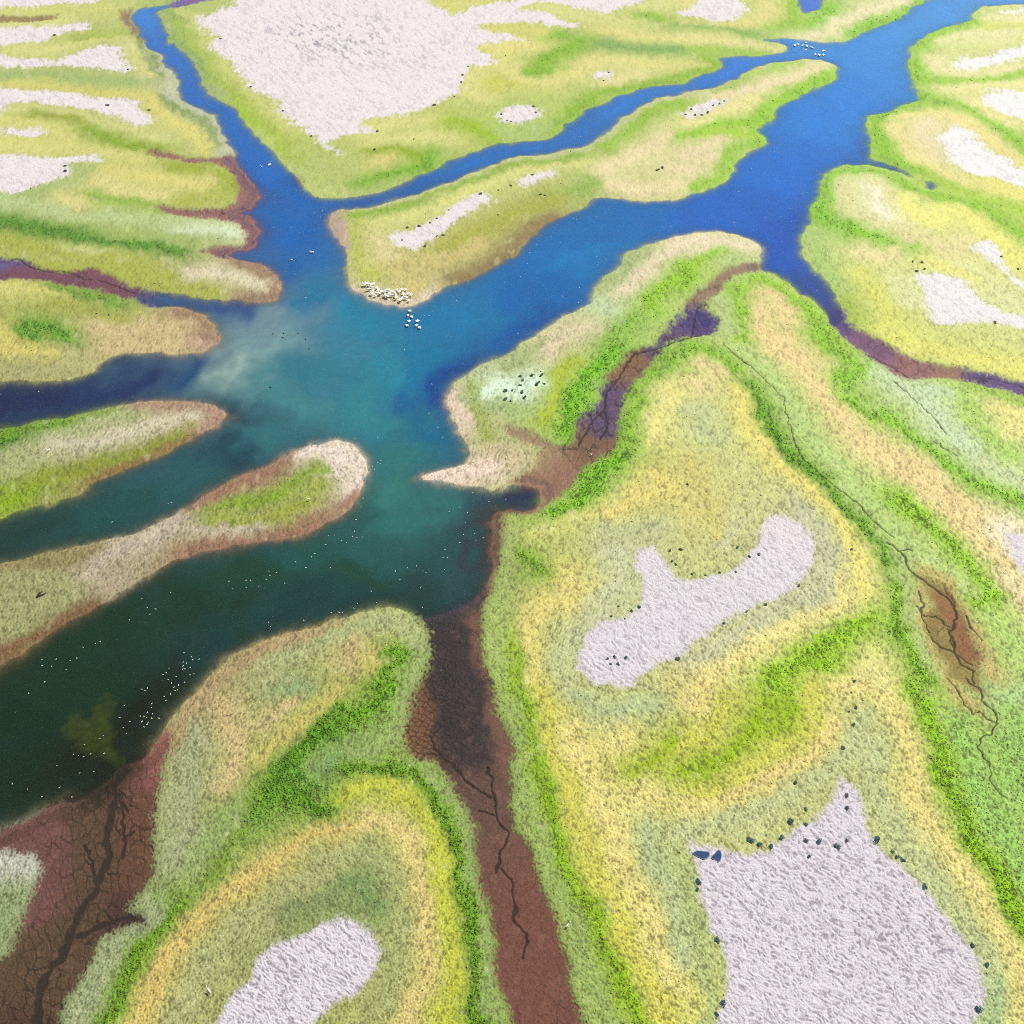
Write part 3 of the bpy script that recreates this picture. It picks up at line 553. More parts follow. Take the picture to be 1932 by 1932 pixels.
THINGS = """pel_water|-368 3020 -374 2994 -359 2983 -367 2956 -371 2929 -337 2957 -339 2931 -327 2916
pel_shore|-552 3187 -540 3190 -528 3184 -515 3190 -531 3156 -520 3170 -515 3148 -518 3128 -500 3165 -494 3148 -500 3131 -503 3115 -488 3126 -479 3137 -470 3142 -461 3145 -466 3117 -458 3109 -450 3123 -445 3137 -442 3115 -431 3131 -425 3151 -426 3115 -422 3098 -415 3137 -409 3148 -400 3126 -394 3151 -390 3115 -390 3098 -380 3123 -370 3117 -376 3084 -407 3084 -402 3095
pel_far|1546 5603 1566 5620 1588 5603 1615 5641 1606 5590 1591 5535 1629 5569 1629 5473 1646 5461 1670 5465 1687 5519
pel_solo|-1076 4178 -1110 4163 -781 3431 -852 3376
dark_duck|-839 2884 -802 2887 -801 2861 -752 2887 -720 2852 -699 2795 -795 2580
bird_lowleft|-825 1500 -803 1486 -798 1478 -782 1479 -820 1470 -818 1458 -817 1448 -811 1449 -799 1454 -794 1431 -785 1434 -851 1451 -854 1437 -861 1432 -827 1426 -845 1417 -834 1407 -802 1409 -815 1401 -825 1395 -820 1385 -814 1387 -828 1375 -842 1367 -835 1356 -902 1389 -889 1392 -893 1385 -867 1347 -865 1336 -871 1322 -857 1318 -856 1306 -839 1306 -861 1295 -863 1289 -868 1282 -811 1467
bird_yellow|-885 1312 -876 1311 -869 1308 -877 1297
bird_algae|-931 1342 -906 1297 -916 1280 -905 1264 -963 1251 -957 1258 -994 1234 -1012 1209 -999 1206 -986 1203 -972 1210 -942 1211 -933 1308
bird_mudedge|-1173 1377 -1146 1410 -1040 1179 -982 1161 -951 1164 -1016 1124 -981 1101 -1126 1134 -1086 1120 -1048 1102
bird_northwestchannel|-1550 2556 -1670 2544
bird_midchannel|-1202 2086 -989 2039 -997 2035 -1138 1959
bird_darkchannel|-907 1697 -978 1675 -956 1646 -932 1640 -943 1623 -1046 1534 -1056 1527 -1084 1516 -1175 1477 -1140 1479 -1103 1474 -1089 1482 -1168 1459 -1144 1456 -1105 1447 -991 1604
bird_fingersouth|-746 1712 -760 1735 -715 1740 -703 1740 -710 1714 -677 1719 -659 1772 -638 1767 -609 1730 -654 1756 -661 1743 -592 1806 -561 1785 -544 1837 -551 1825 -518 1871 -498 1907 -514 1905 -494 1785 -445 1968 -444 1923 -447 1902 -420 1900 -434 1897 -476 1886 -462 1878
bird_southshore|-629 1596 -622 1582 -539 1602 -471 1628 -451 1629 -407 1659 -414 1643 -442 1629 -357 1662 -375 1701
bird_basin|-67 2042 -18 2051 -168 2012 -151 2019 -181 2001 -127 1997 -133 1956 -105 1914 -81 1897 -101 1888 -146 1878 -186 1851 -189 1823 -177 1823 -184 1778 -260 1791 -242 1773 -233 1767 -284 1785 -316 1773 -302 1741 -235 1646 -244 1715 -115 2080 -136 1909
bird_fingertip|-434 2056 -436 2023 -397 2218 -407 2210 -422 2194 -413 2180 -399 2206 -419 2328 -488 2323
bird_bend|-166 2711 -265 2596 -266 2445 -233 2375 -216 2328 -370 2790
bird_wetmud|-176 1445
bird_stream|-1719 5229 -1671 5029 -1724 5194 -1490 4823 -1456 4750 -1365 4599 -1411 4813 -1337 4750 -1226 4321 -1183 4158 -1129 4081
bird_fork|-919 3939 -830 3879 -1008 3895 -815 3840 -798 3794 -786 3764 -777 3833 -870 3879 -817 3749 -799 3727 -771 3734 -801 3682 -766 3682 -786 3712 -964 3625 -895 3629
bird_forksouth|-658 3257 -750 3146 -758 3114 -864 3093 -823 3269 -860 3294 -899 3297 -854 3582 -723 3405 -691 3394
bird_northchannel|-195 4257 -279 4209 -185 4140 -316 4090 -88 4175 7 4398 -48 4374 165 4460 194 4460 292 4599 318 4468 399 4473 769 5074 680 4952 820 4974 606 4969
bird_islandshore|263 3712 250 3700 265 3690 333 3672 386 3749 425 3730 162 3632 172 3625 167 3582 157 3554 151 3526 190 3508 98 3492 74 3431 58 3405 69 3434 58 3352 11 3346 10 3326 51 3282 31 3257 -29 3216
bird_bluewater|614 3769 651 3817 630 3661 641 3636 567 3547 328 3402 261 3356 363 3382 329 3342 331 3288 251 3183 184 3123 243 3081 252 3091 63 2986 21 2885
bird_spit|-203 3093 -195 3085 -314 2995 -298 2995 -280 3052 -288 3024
bird_northeast|1253 4531 1300 4502 1141 4307 1191 4312 1520 4298 1596 4349 1592 4619 2069 5487 1989 5248 2042 5320 2395 6060 1444 4222 1367 4158 1340 4129
bird_riverbend|1057 4146 1063 4043 1009 4085 938 4040 889 3942 823 3860 965 3930 1236 3911 1201 3867 1156 3784 1139 3672 1104 3716 1038 3709 1055 3671 916 3664 906 3668 905 3639 1003 3582 1069 3519 996 3391
bird_creek|1146 3263 1191 3117 1131 3162
egret_a|-583 687
egret_b|113 812
egret_c|241 2239
egret_d|-590 2041
egret_e|-1414 2255
egret_f|1222 3405
egret_g|-1270 3700
shrub_southpan|744 1102 739 1072 580 1003 632 995 659 994 718 994 696 982 630 959 785 995 811 971 827 951 857 893 915 773 409 784 388 904 384 887 405 665 388 647 889 656 933 737 529 987 511 995 607 1040 638 1032 647 1068 555 983 818 959
shrub_row|805 1284 822 1331 803 1321 822 1375 837 1408 765 1224 637 1133
shrub_midpan|465 1847 485 1756 521 1753 560 1762 604 1765 623 1854 678 1827 665 1650 765 1715 610 1626 546 1588 650 1821 435 1841 467 1847 438 1804 446 1791 279 1644 311 1629 333 1641 292 1603 258 1612 413 1475
shrub_insalt|238 1475 256 1481 245 1459 263 1459 285 1481
shrub_yellow|938 1847 517 2109
shrub_mint|28 2633 35 2611 65 2636 97 2636 86 2597 81 2585 108 2591 -20 2554 1 2556 28 2583 33 2544 43 2523 38 2515 -22 2509 -4 2500
shrub_island|-435 3519 -340 3471 -421 3617 -375 3625 -334 3653 -307 3690 -262 3760 -133 3898 -58 3930 -5 3974 89 4073 -59 3719 -299 3547 -274 3554 139 3887 120 3895
shrub_bigpan|-254 5178 -259 5086 -284 4908 -380 4808 -34 5439 -230 5296 -623 4316 -453 4426 -630 4511 -1610 5690 -1319 5029 -1109 4740 -931 4460
shrub_northpatch|104 4792 -52 4699 -22 4629 502 5213 468 5108 -5 4619 115 4719
shrub_tan|646 4123 663 4140 637 4115
shrub_northeast|835 4699 869 4760 881 4689 911 4689 945 4719 983 4802 1016 4823 1047 4855
shrub_eastpan|1541 3355 1575 3352 1570 3301 1539 3288 1894 3391 1715 2945 1926 3301
shrub_westpan|-1975 4158 -1959 4107 -2543 5744 -2001 5253 -1759 4750 -1977 4802
shrub_westfinger|-1492 3001 -1445 2993
log_dark|-1244 1681
pools|405 963 433 959"""


def nums(s):
    return np.array(list(map(float, s.split())))
def polys(txt):
    return [nums(l).reshape(-1, 2) / 10.0 for l in txt.splitlines()]
def lin(c):
    c = np.asarray(c, float) / 255.0
    return np.where(c <= .04045, c / 12.92, ((c + .055) / 1.055) ** 2.4)
def alb(c):
    return lin(c) / K
def stroke_list(txt):
    out = []
    for l in txt.splitlines():
        v = nums(l)
        out.append((alb(v[:3]), v[3:].reshape(-1, 2) / 10.0))
    return out

# ------------------------------------------------------------------ noise
def _hash(ix, iy, seed):
    h = (ix.astype(np.int64) * 374761393 + iy.astype(np.int64) * 668265263 + seed * 982451653) & 0xFFFFFFFF
    h = ((h ^ (h >> 13)) * 1274126177) & 0xFFFFFFFF
    h = (h ^ (h >> 16)) & 0xFFFFFFFF
    return h.astype(np.float32) / np.float32(4294967295.0)
def vnoise(x, y, seed=0):
    fx = np.floor(x); fy = np.floor(y)
    tx = (x - fx).astype(np.float32); ty = (y - fy).astype(np.float32)
    tx = tx * tx * (3 - 2 * tx); ty = ty * ty * (3 - 2 * ty)
    a = _hash(fx, fy, seed); b = _hash(fx + 1, fy, seed)
    c = _hash(fx, fy + 1, seed); d = _hash(fx + 1, fy + 1, seed)
    return ((a + (b - a) * tx) * (1 - ty) + (c + (d - c) * tx) * ty) * 2 - 1
def fbm(x, y, seed=0, octv=3, gain=.5):
    s = 0; a = 1; n = 0
    ca, sa = math.cos(.6), math.sin(.6)
    for i in range(octv):
        s = s + a * vnoise(x, y, seed + i * 17); n += a; a *= gain
        x, y = (x * ca - y * sa) * 2.03 + 11.3, (x * sa + y * ca) * 2.03 - 7.1
    return s / n
def worley(x, y, seed=0):
    ix = np.floor(x); iy = np.floor(y)
    f1 = np.full(x.shape, 9., np.float32); f2 = f1.copy()
    for dx in (-1, 0, 1):
        for dy in (-1, 0, 1):
            cx = ix + dx; cy = iy + dy
            px = cx + .1 + .8 * _hash(cx, cy, seed); py = cy + .1 + .8 * _hash(cx, cy, seed + 5)
            d = np.sqrt((px - x) ** 2 + (py - y) ** 2).astype(np.float32)
            f2 = np.minimum(np.maximum(f1, d), f2); f1 = np.minimum(f1, d)
    return f1, f2 - f1
def sstep(a, b, x):
    t = np.clip((x - a) / (b - a), 0, 1)
    return t * t * (3 - 2 * t)

# ------------------------------------------------------------------ a ground grid, finer near the middle of the site
def reach(Y):
    return np.maximum(.70711 * Y + 141.42, 90.)
def row_y(v):
    t = CAM_H / (.70711 * (1 - v)); return .70711 * (1 + v) * t
def axes(nu, nv):
    u = np.concatenate([[-30, -12, -5, -2.5, -1.5, -1.0, -.8], np.linspace(-.68, .68, nu), [.8, 1.0, 1.5, 2.5, 5, 12, 30]])
    y = np.concatenate([[-1500, -700, -300, -120, -40, 0, 22, 38], row_y(np.linspace(-.60, .62, nv)), [900, 1050, 1300, 1700, 2300, 3200, 4500, 6000]])
    return u, y
def grid(u, y):
    X = u[None, :] * reach(y)[:, None]
    X = np.clip(X, -4000, 4000) + np.where(np.abs(X) > 4000, u[None, :] * 1.0, 0)
    return X, np.repeat(y[:, None], len(u), 1)

CU, CY = axes(440, 460)
CX, CYY = grid(CU, CY)
px = CX.ravel().astype(np.float32); py = CYY.ravel().astype(np.float32)
dist = reach(py).astype(np.float32)
wsc = np.clip(dist / 230, .7, 3)
wx = px + wsc * (1.5 * fbm(px / 14, py / 14, 1, 3) + .5 * vnoise(px / 3.1, py / 3.1, 3))
wy = py + wsc * (1.7 * fbm(px / 14, py / 14, 2, 3) + .5 * vnoise(px / 3.1, py / 3.1, 4))

def seg_d2(x, y, a, b):
    dx, dy = b[0] - a[0], b[1] - a[1]
    L = dx * dx + dy * dy + 1e-9
    t = np.clip(((x - a[0]) * dx + (y - a[1]) * dy) / L, 0, 1)
    return (x - a[0] - t * dx) ** 2 + (y - a[1] - t * dy) ** 2
def sdf(plist, x, y):
    """signed distance in metres, positive inside any of the outlines"""
    best = np.full(x.shape, -1e9, np.float32)
    for P in plist:
        d2 = np.full(x.shape, 1e12, np.float32); ins = np.zeros(x.shape, bool)
        n = len(P)
        for i in range(n):
            a = P[i]; b = P[(i + 1) % n]
            d2 = np.minimum(d2, seg_d2(x, y, a, b))
            if a[1] != b[1]:
                c = ((a[1] > y) != (b[1] > y)) & (x < (b[0] - a[0]) * (y - a[1]) / (b[1] - a[1]) + a[0])
                ins ^= c
        best = np.maximum(best, np.where(ins, 1, -1) * np.sqrt(d2))
    return best
def blend(strokes, x, y, p, eps):
    acc = np.zeros((len(x), 3), np.float32); ws = np.zeros(len(x), np.float32)
    for c, P in strokes:
        d2 = np.full(x.shape, 1e12, np.float32)
        if len(P) == 1:
            d2 = (x - P[0, 0]) ** 2 + (y - P[0, 1]) ** 2
        for i in range(len(P) - 1):
            d2 = np.minimum(d2, seg_d2(x, y, P[i], P[i + 1]))
        wgt = (np.sqrt(d2) + eps) ** (-p)
        ws += wgt; acc += wgt[:, None] * c[None, :].astype(np.float32)
    return acc / ws[:, None]

s_water = sdf(polys(WATER), wx, wy)
s_water = np.minimum(s_water, -sdf(polys(ISLAND), wx, wy))
s_mud = sdf(polys(MUD), wx, wy)
s_salt = sdf(polys(SALT), wx, wy)
s_alg = sdf(polys(ALGAE), wx, wy)
eps = .006 * dist
c_land = blend(stroke_list(LANDC), wx, wy, 2.5, eps * .7) * np.float32(1.09)
c_mud = blend(stroke_list(MUDC), wx, wy, 3.5, eps)
c_wat = blend(stroke_list(WATC), wx, wy, 2.6, eps * 1.5)  # sky reflection and far glare are painted into the water colours
shp = CX.shape
R = lambda a: a.reshape(shp + a.shape[1:])

def index(u, y):
    fu = np.interp(u, CU, np.arange(len(CU))); fy = np.interp(y, CY, np.arange(len(CY)))
    return fu, fy
def sample(A, fu, fy):
    i = np.minimum(fu.astype(int), len(CU) - 2); j = np.minimum(fy.astype(int), len(CY) - 2)
    a = (fu - i).astype(np.float32); b = (fy - j).astype(np.float32)
    if A.ndim == 3: a = a[..., None]; b = b[..., None]
    return (A[j, i] * (1 - a) + A[j, i + 1] * a) * (1 - b) + (A[j + 1, i] * (1 - a) + A[j + 1, i + 1] * a) * b

NU, NV = 1900, 1800
FU, FY = axes(NU, NV)
GX, GY = grid(FU, FY)
fu, fy = index(np.repeat(FU[None, :], len(FY), 0), GY)
W = sample(R(s_water), fu, fy); M = sample(R(s_mud), fu, fy); SA = sample(R(s_salt), fu, fy)
GX = GX.astype(np.float32); GY = GY.astype(np.float32)
D = reach(GY).astype(np.float32)
sc = np.clip(D / 230, .8, 3.0)            
rng0 = np.random.default_rng(3)
# patches of neighbouring plant communities interlock
k1 = fbm(GX / (1.1 * sc), GY / (1.1 * sc), 201, 2); k2 = fbm(GX / (1.1 * sc), GY / (1.1 * sc), 202, 2)
k3 = fbm(GX / 6, GY / 6, 203, 2); k4 = fbm(GX / 6, GY / 6, 204, 2)
JX = GX + 1.0 * k1 * sc + 1.6 * k3; JY = GY + 1.1 * k2 * sc + 1.6 * k4
nf = (.22 + .78 * sstep(460, 185, D)).astype(np.float32)      # strength of relief and colour contrast, falling with distance
grain = rng0.normal(0, 1, GX.shape).astype(np.float32).clip(-2, 2)
fuj, fyj = index(JX / reach(JY), JY)
LC = sample(R(c_land), fuj, fyj); MC = sample(R(c_mud), fuj, fyj)
d = -W

def detail(wl, seed, o=2):
    return fbm(GX / (wl * sc), GY / (wl * sc), seed, o)
def streaks(a, wl, ww, seed):
    c_, s_ = math.cos(a), math.sin(a)
    return vnoise((GX * c_ + GY * s_) / (wl * sc), (-GX * s_ + GY * c_) / (ww * sc), seed)
sel = sstep(-.5, .5, fbm(GX / 35, GY / 35, 22, 2) - GX / 120)
strk = streaks(-.6, .75, .30, 24) * (1 - sel) + streaks(.75, .65, .30, 25) * sel
g1x, g1y = GX * .83 - GY * .56, GX * .56 + GY * .83
n_s = .66 * vnoise(g1x / (.36 * sc), g1y / (.36 * sc), 21) + .24 * vnoise(g1y / (.95 * sc), g1x / (.95 * sc), 23) + .60 * strk
n_m = fbm(GX / 3.0, GY / 3.0, 31, 3)
n_b = fbm(GX / 22.0, GY / 22.0, 41, 3)
# streaked salt crust: short ridges running one way
ca, sa = math.cos(-.55), math.sin(-.55)
qx = (GX + 1.5 * n_m) * ca + GY * sa; qy = -(GX + 1.5 * n_m) * sa + GY * ca
n_r = vnoise(qx / (.95 * sc), qy / (.31 * sc), 51) * .7 + .5 * vnoise(qx / (.42 * sc), qy / (.25 * sc), 52)

ragged = (.55 * n_s + .5 * n_m) * sc
salt = sstep(-1.15, .95, SA / sc + ragged * .8 + .35 * n_s + .12 * grain)
mud = sstep(-1.1, 1.1, M / sc + (ragged * 1.2 + .9 * n_s) * (.15 + .85 * nf))
mud = mud * (1 - salt)
g = LC
lush = sstep(1.2, 2.4, g[..., 1] / (g[..., 0] + 1e-4)) * sstep(.62, .95, 1 - g[..., 2] / (g[..., 1] + 1e-4))
lush = lush * (1 - mud) * (1 - salt)
veg = (1 - mud) * (1 - salt)

# cracked mud and gullies
cr = np.full(GX.shape, 9., np.float32); crm = np.full(GX.shape, 40., np.float32)
for l in CRACK.splitlines():
    v = nums(l); wd = v[0]; P = v[1:].reshape(-1, 2) / 10
    x0, x1 = P[:, 0].min() - 16, P[:, 0].max() + 16; y0, y1 = P[:, 1].min() - 16, P[:, 1].max() + 16
    m = (GX > x0) & (GX < x1) & (GY > y0) & (GY < y1)
    if not m.any(): continue
    xx = GX[m] + .45 * vnoise(GX[m] / 1.3, GY[m] / 1.3, 61); yy = GY[m] + .45 * vnoise(GX[m] / 1.3, GY[m] / 1.3, 62)
    d2 = np.full(xx.shape, 1e9, np.float32)
    for i in range(len(P) - 1):
        d2 = np.minimum(d2, seg_d2(xx, yy, P[i], P[i + 1]))
    cr[m] = np.minimum(cr[m], np.sqrt(d2) / wd); crm[m] = np.minimum(crm[m], np.sqrt(d2) + (30 if wd < .45 else 0))
f1, edge = worley(GX / (2.7 * sc) + .35 * n_m, GY / (2.7 * sc) + .12 * n_s, 71)
f1b, edge2 = worley(GX / (1.1 * sc) + .15 * n_s, GY / (1.1 * sc), 75)
crackiness = mud * sstep(-.3, .4, fbm(GX / 9, GY / 9, 81, 2) + .05) * (.55 + .45 * n_m).clip(.1, 1)
crackiness = np.maximum(crackiness, mud * sstep(14, 3, crm + 4 * n_m))
gap = np.maximum((1 - sstep(.04, .15, edge)) * crackiness, .55 * (1 - sstep(.03, .16, edge2)) * crackiness)
gully = 1 - sstep(.45, 1.0, cr)
wet = mud * np.exp(-((GX + 22) / 14) ** 4 - ((GY - 132) / 34) ** 4)      # the part of the middle channel that still holds water
f1c, edge3 = worley(g1x / 1.45 + .5 * n_m, g1y / 1.45 + .15 * n_s, 77)
gap = np.maximum(gap, .95 * (1 - sstep(.04, .22, edge3)) * wet)
wetgap = gap * wet
gap = np.maximum(gap * np.clip(.62 + .9 * n_m + .5 * n_s, .12, 1), .8 * wetgap)
gap = np.maximum(gap, gully)

# heights
H = np.where(d > 0, .04 + .60 * (1 - np.exp(-np.maximum(d, 0) / 6)), -1.0 * (1 - np.exp(np.minimum(d, 0) / 5)))
inland = sstep(.2, 2.5, d)
H = H - .35 * mud * inland + .05 * n_b * inland
H = H + .22 * lush * sstep(0, 1.2, d)
tall = np.abs(n_s)
H = H + np.where(d > -1, nf * veg * (.125 + .15 * lush) * n_s * sstep(-.2, 1.2, d) + salt * .165 * (.25 + .75 * nf) * n_r * inland + mud * .05 * n_s, 0)
H = H + .05 * n_m * (1 - np.exp(-np.abs(d) / 2))
H = H + .05 * n_s * np.exp(-np.abs(d) / 1.5)
H = H - sc * .22 * gap * sstep(.0, 1.5, d)

# surface colours with some relief shade and haze painted in
def tint(c, f):
    return c * f[..., None]
SALTC = alb((243, 229, 240)).astype(np.float32)
col = LC * (1 - mud[..., None]) + MC * mud[..., None]
col = tint(col, 1 + (.32 + .2 * lush) * np.clip(n_s, -1, 1) * veg * nf + (.035 + .04 * nf) * grain * veg + mud * (.28 * n_s * nf + .09 * grain) + .10 * n_m * nf + .05 * n_b)  # plant hollows darkened and crests lightened, painting in the relief's shade
soil_shade = (alb((104, 98, 58))[None, None] * (1 - lush[..., None]) + alb((52, 84, 10))[None, None] * lush[..., None]).astype(np.float32)
dip_shade = np.clip(lush * nf * (.08 - .8 * n_s) + veg * .50 * nf * sstep(.12, .75, -n_s), 0, .85)[..., None]  # dark soil between plants, doubling as painted shade in the dips
col = col * (1 - dip_shade) + soil_shade * dip_shade
dry = sstep(.42, .75, fbm(GX / (1.7 * sc), GY / (1.7 * sc), 91, 2)) * veg * (1 - lush) * .25
col = col * (1 - dry[..., None]) + alb((232, 222, 178)) * dry[..., None]
mot = sstep(.1, .8, fbm(g1x / 1.7, g1y / 1.7, 33, 3)) * mud * .12
col = col * (1 - mot[..., None]) + alb((175, 130, 118)) * mot[..., None]
spk = sstep(.10, .60, -n_r) * (.20 + .27 * sstep(300, 190, D)) + (.10 * grain * sstep(0, .2, np.abs(grain)) + .05 * n_b).clip(0, .25)
fc = fbm(GX / 9, GY / 9, 97, 3)
for (sx, sy, rx_, ry_, am_) in ((-103, 580, 30, 26, .9), (-80, 545, 30, 16, .35), (110, 84, 26, 12, .4), (75, 80, 30, 12, .45), (-48, 72, 12, 8, .5)):
    q_ = np.exp(-(((GX - sx) / rx_) ** 2 + ((GY - sy) / ry_) ** 2)) * am_
    spk = np.clip(spk + q_ * sstep(-.1, .9, -n_r + .6 * fc) * (.8 if sy > 300 else .3), 0, .75)
sal = SALTC[None, None, :] * (1 + .04 * n_m[..., None]) 
lilac = sstep(260, 120, GY)[..., None]; hazed = (sstep(90, 230, GX) * sstep(200, 330, GY))[..., None]  # far right salt brightened: haze whitening painted into its colour
sal = sal * (1 - lilac * np.array([.13, .12, .06], np.float32)) * (1 + hazed * np.array([.10, .17, .14], np.float32))
sal = sal * (1 - spk[..., None]) + alb((112, 106, 132)) * spk[..., None]
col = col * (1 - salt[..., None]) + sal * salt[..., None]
deep = (gap * (.85 * mud + .85 * (1 - mud)) * np.clip(1 - .0 * d, 0, 1))[..., None]
col = col * (1 - deep) + alb((38, 28, 30)) * deep
col = np.clip(col, .002, .9)

# ------------------------------------------------------------------ helpers that link objects
def link(o, label=None, cat=None, group=None, kind=None, parent=None):
    COL.objects.link(o)
    if label: o["label"] = label
    if cat: o["category"] = cat
    if group: o["group"] = group
    if kind: o["kind"] = kind
    if parent: o.parent = parent
    return o
def grid_mesh(name, X, Y, Z, keep=None):
    nv, nu = X.shape
    idx = np.arange(nv * nu).reshape(nv, nu)
    q = np.stack([idx[:-1, :-1], idx[:-1, 1:], idx[1:, 1:], idx[1:, :-1]], -1).reshape(-1, 4)
    vmap = None
    if keep is not None:
        kq = (keep[:-1, :-1] | keep[:-1, 1:] | keep[1:, 1:] | keep[1:, :-1]).ravel()
        q = q[kq]
        used = np.unique(q); vmap = used
        re = np.full(nv * nu, -1); re[used] = np.arange(len(used)); q = re[q]
    co = np.stack([X.ravel(), Y.ravel(), Z.ravel()], -1).astype(np.float32)
    if vmap is not None: co = co[vmap]
    me = bpy.data.meshes.new(name)
    me.vertices.add(len(co)); me.vertices.foreach_set("co", co.ravel())
    me.loops.add(q.size); me.loops.foreach_set("vertex_index", q.ravel().astype(np.int32))
    me.polygons.add(len(q)); me.polygons.foreach_set("loop_start", np.arange(0, q.size, 4, dtype=np.int32))
    me.polygons.foreach_set("use_smooth", np.ones(len(q), bool))
    me.update(calc_edges=True)
    return me, vmap
def add_col(me, name, c):
    a = me.attributes.new(name, 'FLOAT_COLOR', 'POINT')
    rgba = np.ones((len(c), 4), np.float32); rgba[:, :3] = c
    a.data.foreach_set("color", rgba.ravel())
def add_f(me, name, f):
    a = me.attributes.new(name, 'FLOAT', 'POINT')
    a.data.foreach_set("value", np.asarray(f, np.float32).ravel())

def new_mat(name):
    m = bpy.data.materials.new(name); m.use_nodes = True
    nt = m.node_tree; b = nt.nodes['Principled BSDF']
    return m, nt, b
def nd(nt, t, **kw):
    n = nt.nodes.new(t)
    for k_, v in kw.items(): setattr(n, k_, v)
    return n
def varied(nt, b, src, scale, amount, coord='Object'):
    tc = nd(nt, 'ShaderNodeTexCoord')
    no = nd(nt, 'ShaderNodeTexNoise'); no.inputs['Scale'].default_value = scale; no.inputs['Detail'].default_value = 4
    nt.links.new(tc.outputs[coord], no.inputs['Vector'])
    mr = nd(nt, 'ShaderNodeMapRange'); mr.inputs['To Min'].default_value = 1 - amount; mr.inputs['To Max'].default_value = 1 + amount
    mr.inputs['From Min'].default_value = .25; mr.inputs['From Max'].default_value = .75
    nt.links.new(no.outputs['Fac'], mr.inputs['Value'])
    mx = nd(nt, 'ShaderNodeVectorMath', operation='SCALE')
    nt.links.new(src, mx.inputs[0]); nt.links.new(mr.outputs[0], mx.inputs['Scale'])
    nt.links.new(mx.outputs[0], b.inputs['Base Color'])
    return no

# ------------------------------------------------------------------ ground
m_ground, nt, b = new_mat("ground_soil")
at = nd(nt, 'ShaderNodeAttribute', attribute_name='col')
no = varied(nt, b, at.outputs['Color'], 3.1, .24)
b.inputs['Roughness'].default_value = .85
b.inputs['Specular IOR Level'].default_value = .15
bump = nd(nt, 'ShaderNodeBump'); bump.inputs['Strength'].default_value = .7; bump.inputs['Distance'].default_value = .14
nt.links.new(no.outputs['Fac'], bump.inputs['Height']); nt.links.new(bump.outputs[0], b.inputs['Normal'])
me, _ = grid_mesh("ground", GX, GY, H)
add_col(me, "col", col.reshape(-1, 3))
me.materials.append(m_ground)
ground = link(bpy.data.objects.new("ground", me), kind="structure")

# ------------------------------------------------------------------ water
m_water, nt, b = new_mat("turbid_sky_water")
at = nd(nt, 'ShaderNodeAttribute', attribute_name='col')
no = varied(nt, b, at.outputs['Color'], .35, .06)
b.inputs['Roughness'].default_value = .14
b.inputs['IOR'].default_value = 1.33
b.inputs['Specular IOR Level'].default_value = .22
tc = nd(nt, 'ShaderNodeTexCoord')
wv = nd(nt, 'ShaderNodeTexNoise'); wv.inputs['Scale'].default_value = 1.1; wv.inputs['Detail'].default_value = 5
nt.links.new(tc.outputs['Object'], wv.inputs['Vector'])
bump = nd(nt, 'ShaderNodeBump'); bump.inputs['Strength'].default_value = .35; bump.inputs['Distance'].default_value = .12
nt.links.new(wv.outputs['Fac'], bump.inputs['Height']); nt.links.new(bump.outputs[0], b.inputs['Normal'])
op = nd(nt, 'ShaderNodeAttribute', attribute_name='murk')
nt.links.new(op.outputs['Fac'], b.inputs['Alpha'])
WU, WY = axes(760, 760)
WX, WYY = grid(WU, WY)
fu, fy = index(np.repeat(WU[None, :], len(WY), 0), WYY)
ww = sample(R(s_water), fu, fy); q1 = fbm(WX / 17, WYY / 17, 301, 3); q2 = fbm(WX / 17, WYY / 17, 302, 3)
wjx = WX + 9 * q1 + 5 * fbm(WX / 5 + q2, WYY / 12, 303, 2); wjy = WYY + 9 * q2 + 4 * fbm(WX / 5, WYY / 9 + q1, 304, 2)
wfu, wfy = index(wjx / reach(wjy), wjy)
wc = sample(R(c_wat), wfu, wfy); wa = sample(R(s_alg), fu, fy)
x32 = WX.astype(np.float32); y32 = WYY.astype(np.float32)
am = (sstep(-1.6, 1.4, wa + 1.6 * fbm(x32 / 1.8, y32 / 1.8, 13, 3)) * (.72 + .5 * fbm(x32 / .9, y32 / .9, 14, 3))).clip(0, 1)[..., None]
wc = wc * (1 - am) + alb((58, 68, 20)) * am
st = fbm(x32 / 9, y32 / 26, 17, 3)[..., None]
fl = fbm(x32 / 1.3, y32 / 1.3, 19, 2)[..., None]
wc = wc * (1 + .09 * st + .07 * fl)
me, vm = grid_mesh("water", WX, WYY, np.zeros_like(WX), keep=ww > -3.5)
add_col(me, "col", np.clip(wc.reshape(-1, 3)[vm], .0, .9))
soft = np.clip(reach(y32) / 230, .8, 2.5)
murk = 1 - np.exp(-np.maximum(ww + .35 + .8 * fbm(x32 / 2.5, y32 / 2.5, 15, 3), 0) / 2.1)
add_f(me, "murk", np.clip(murk, 0.12, 1).ravel()[vm])
me.materials.append(m_water)
water = link(bpy.data.objects.new("water", me), kind="structure")

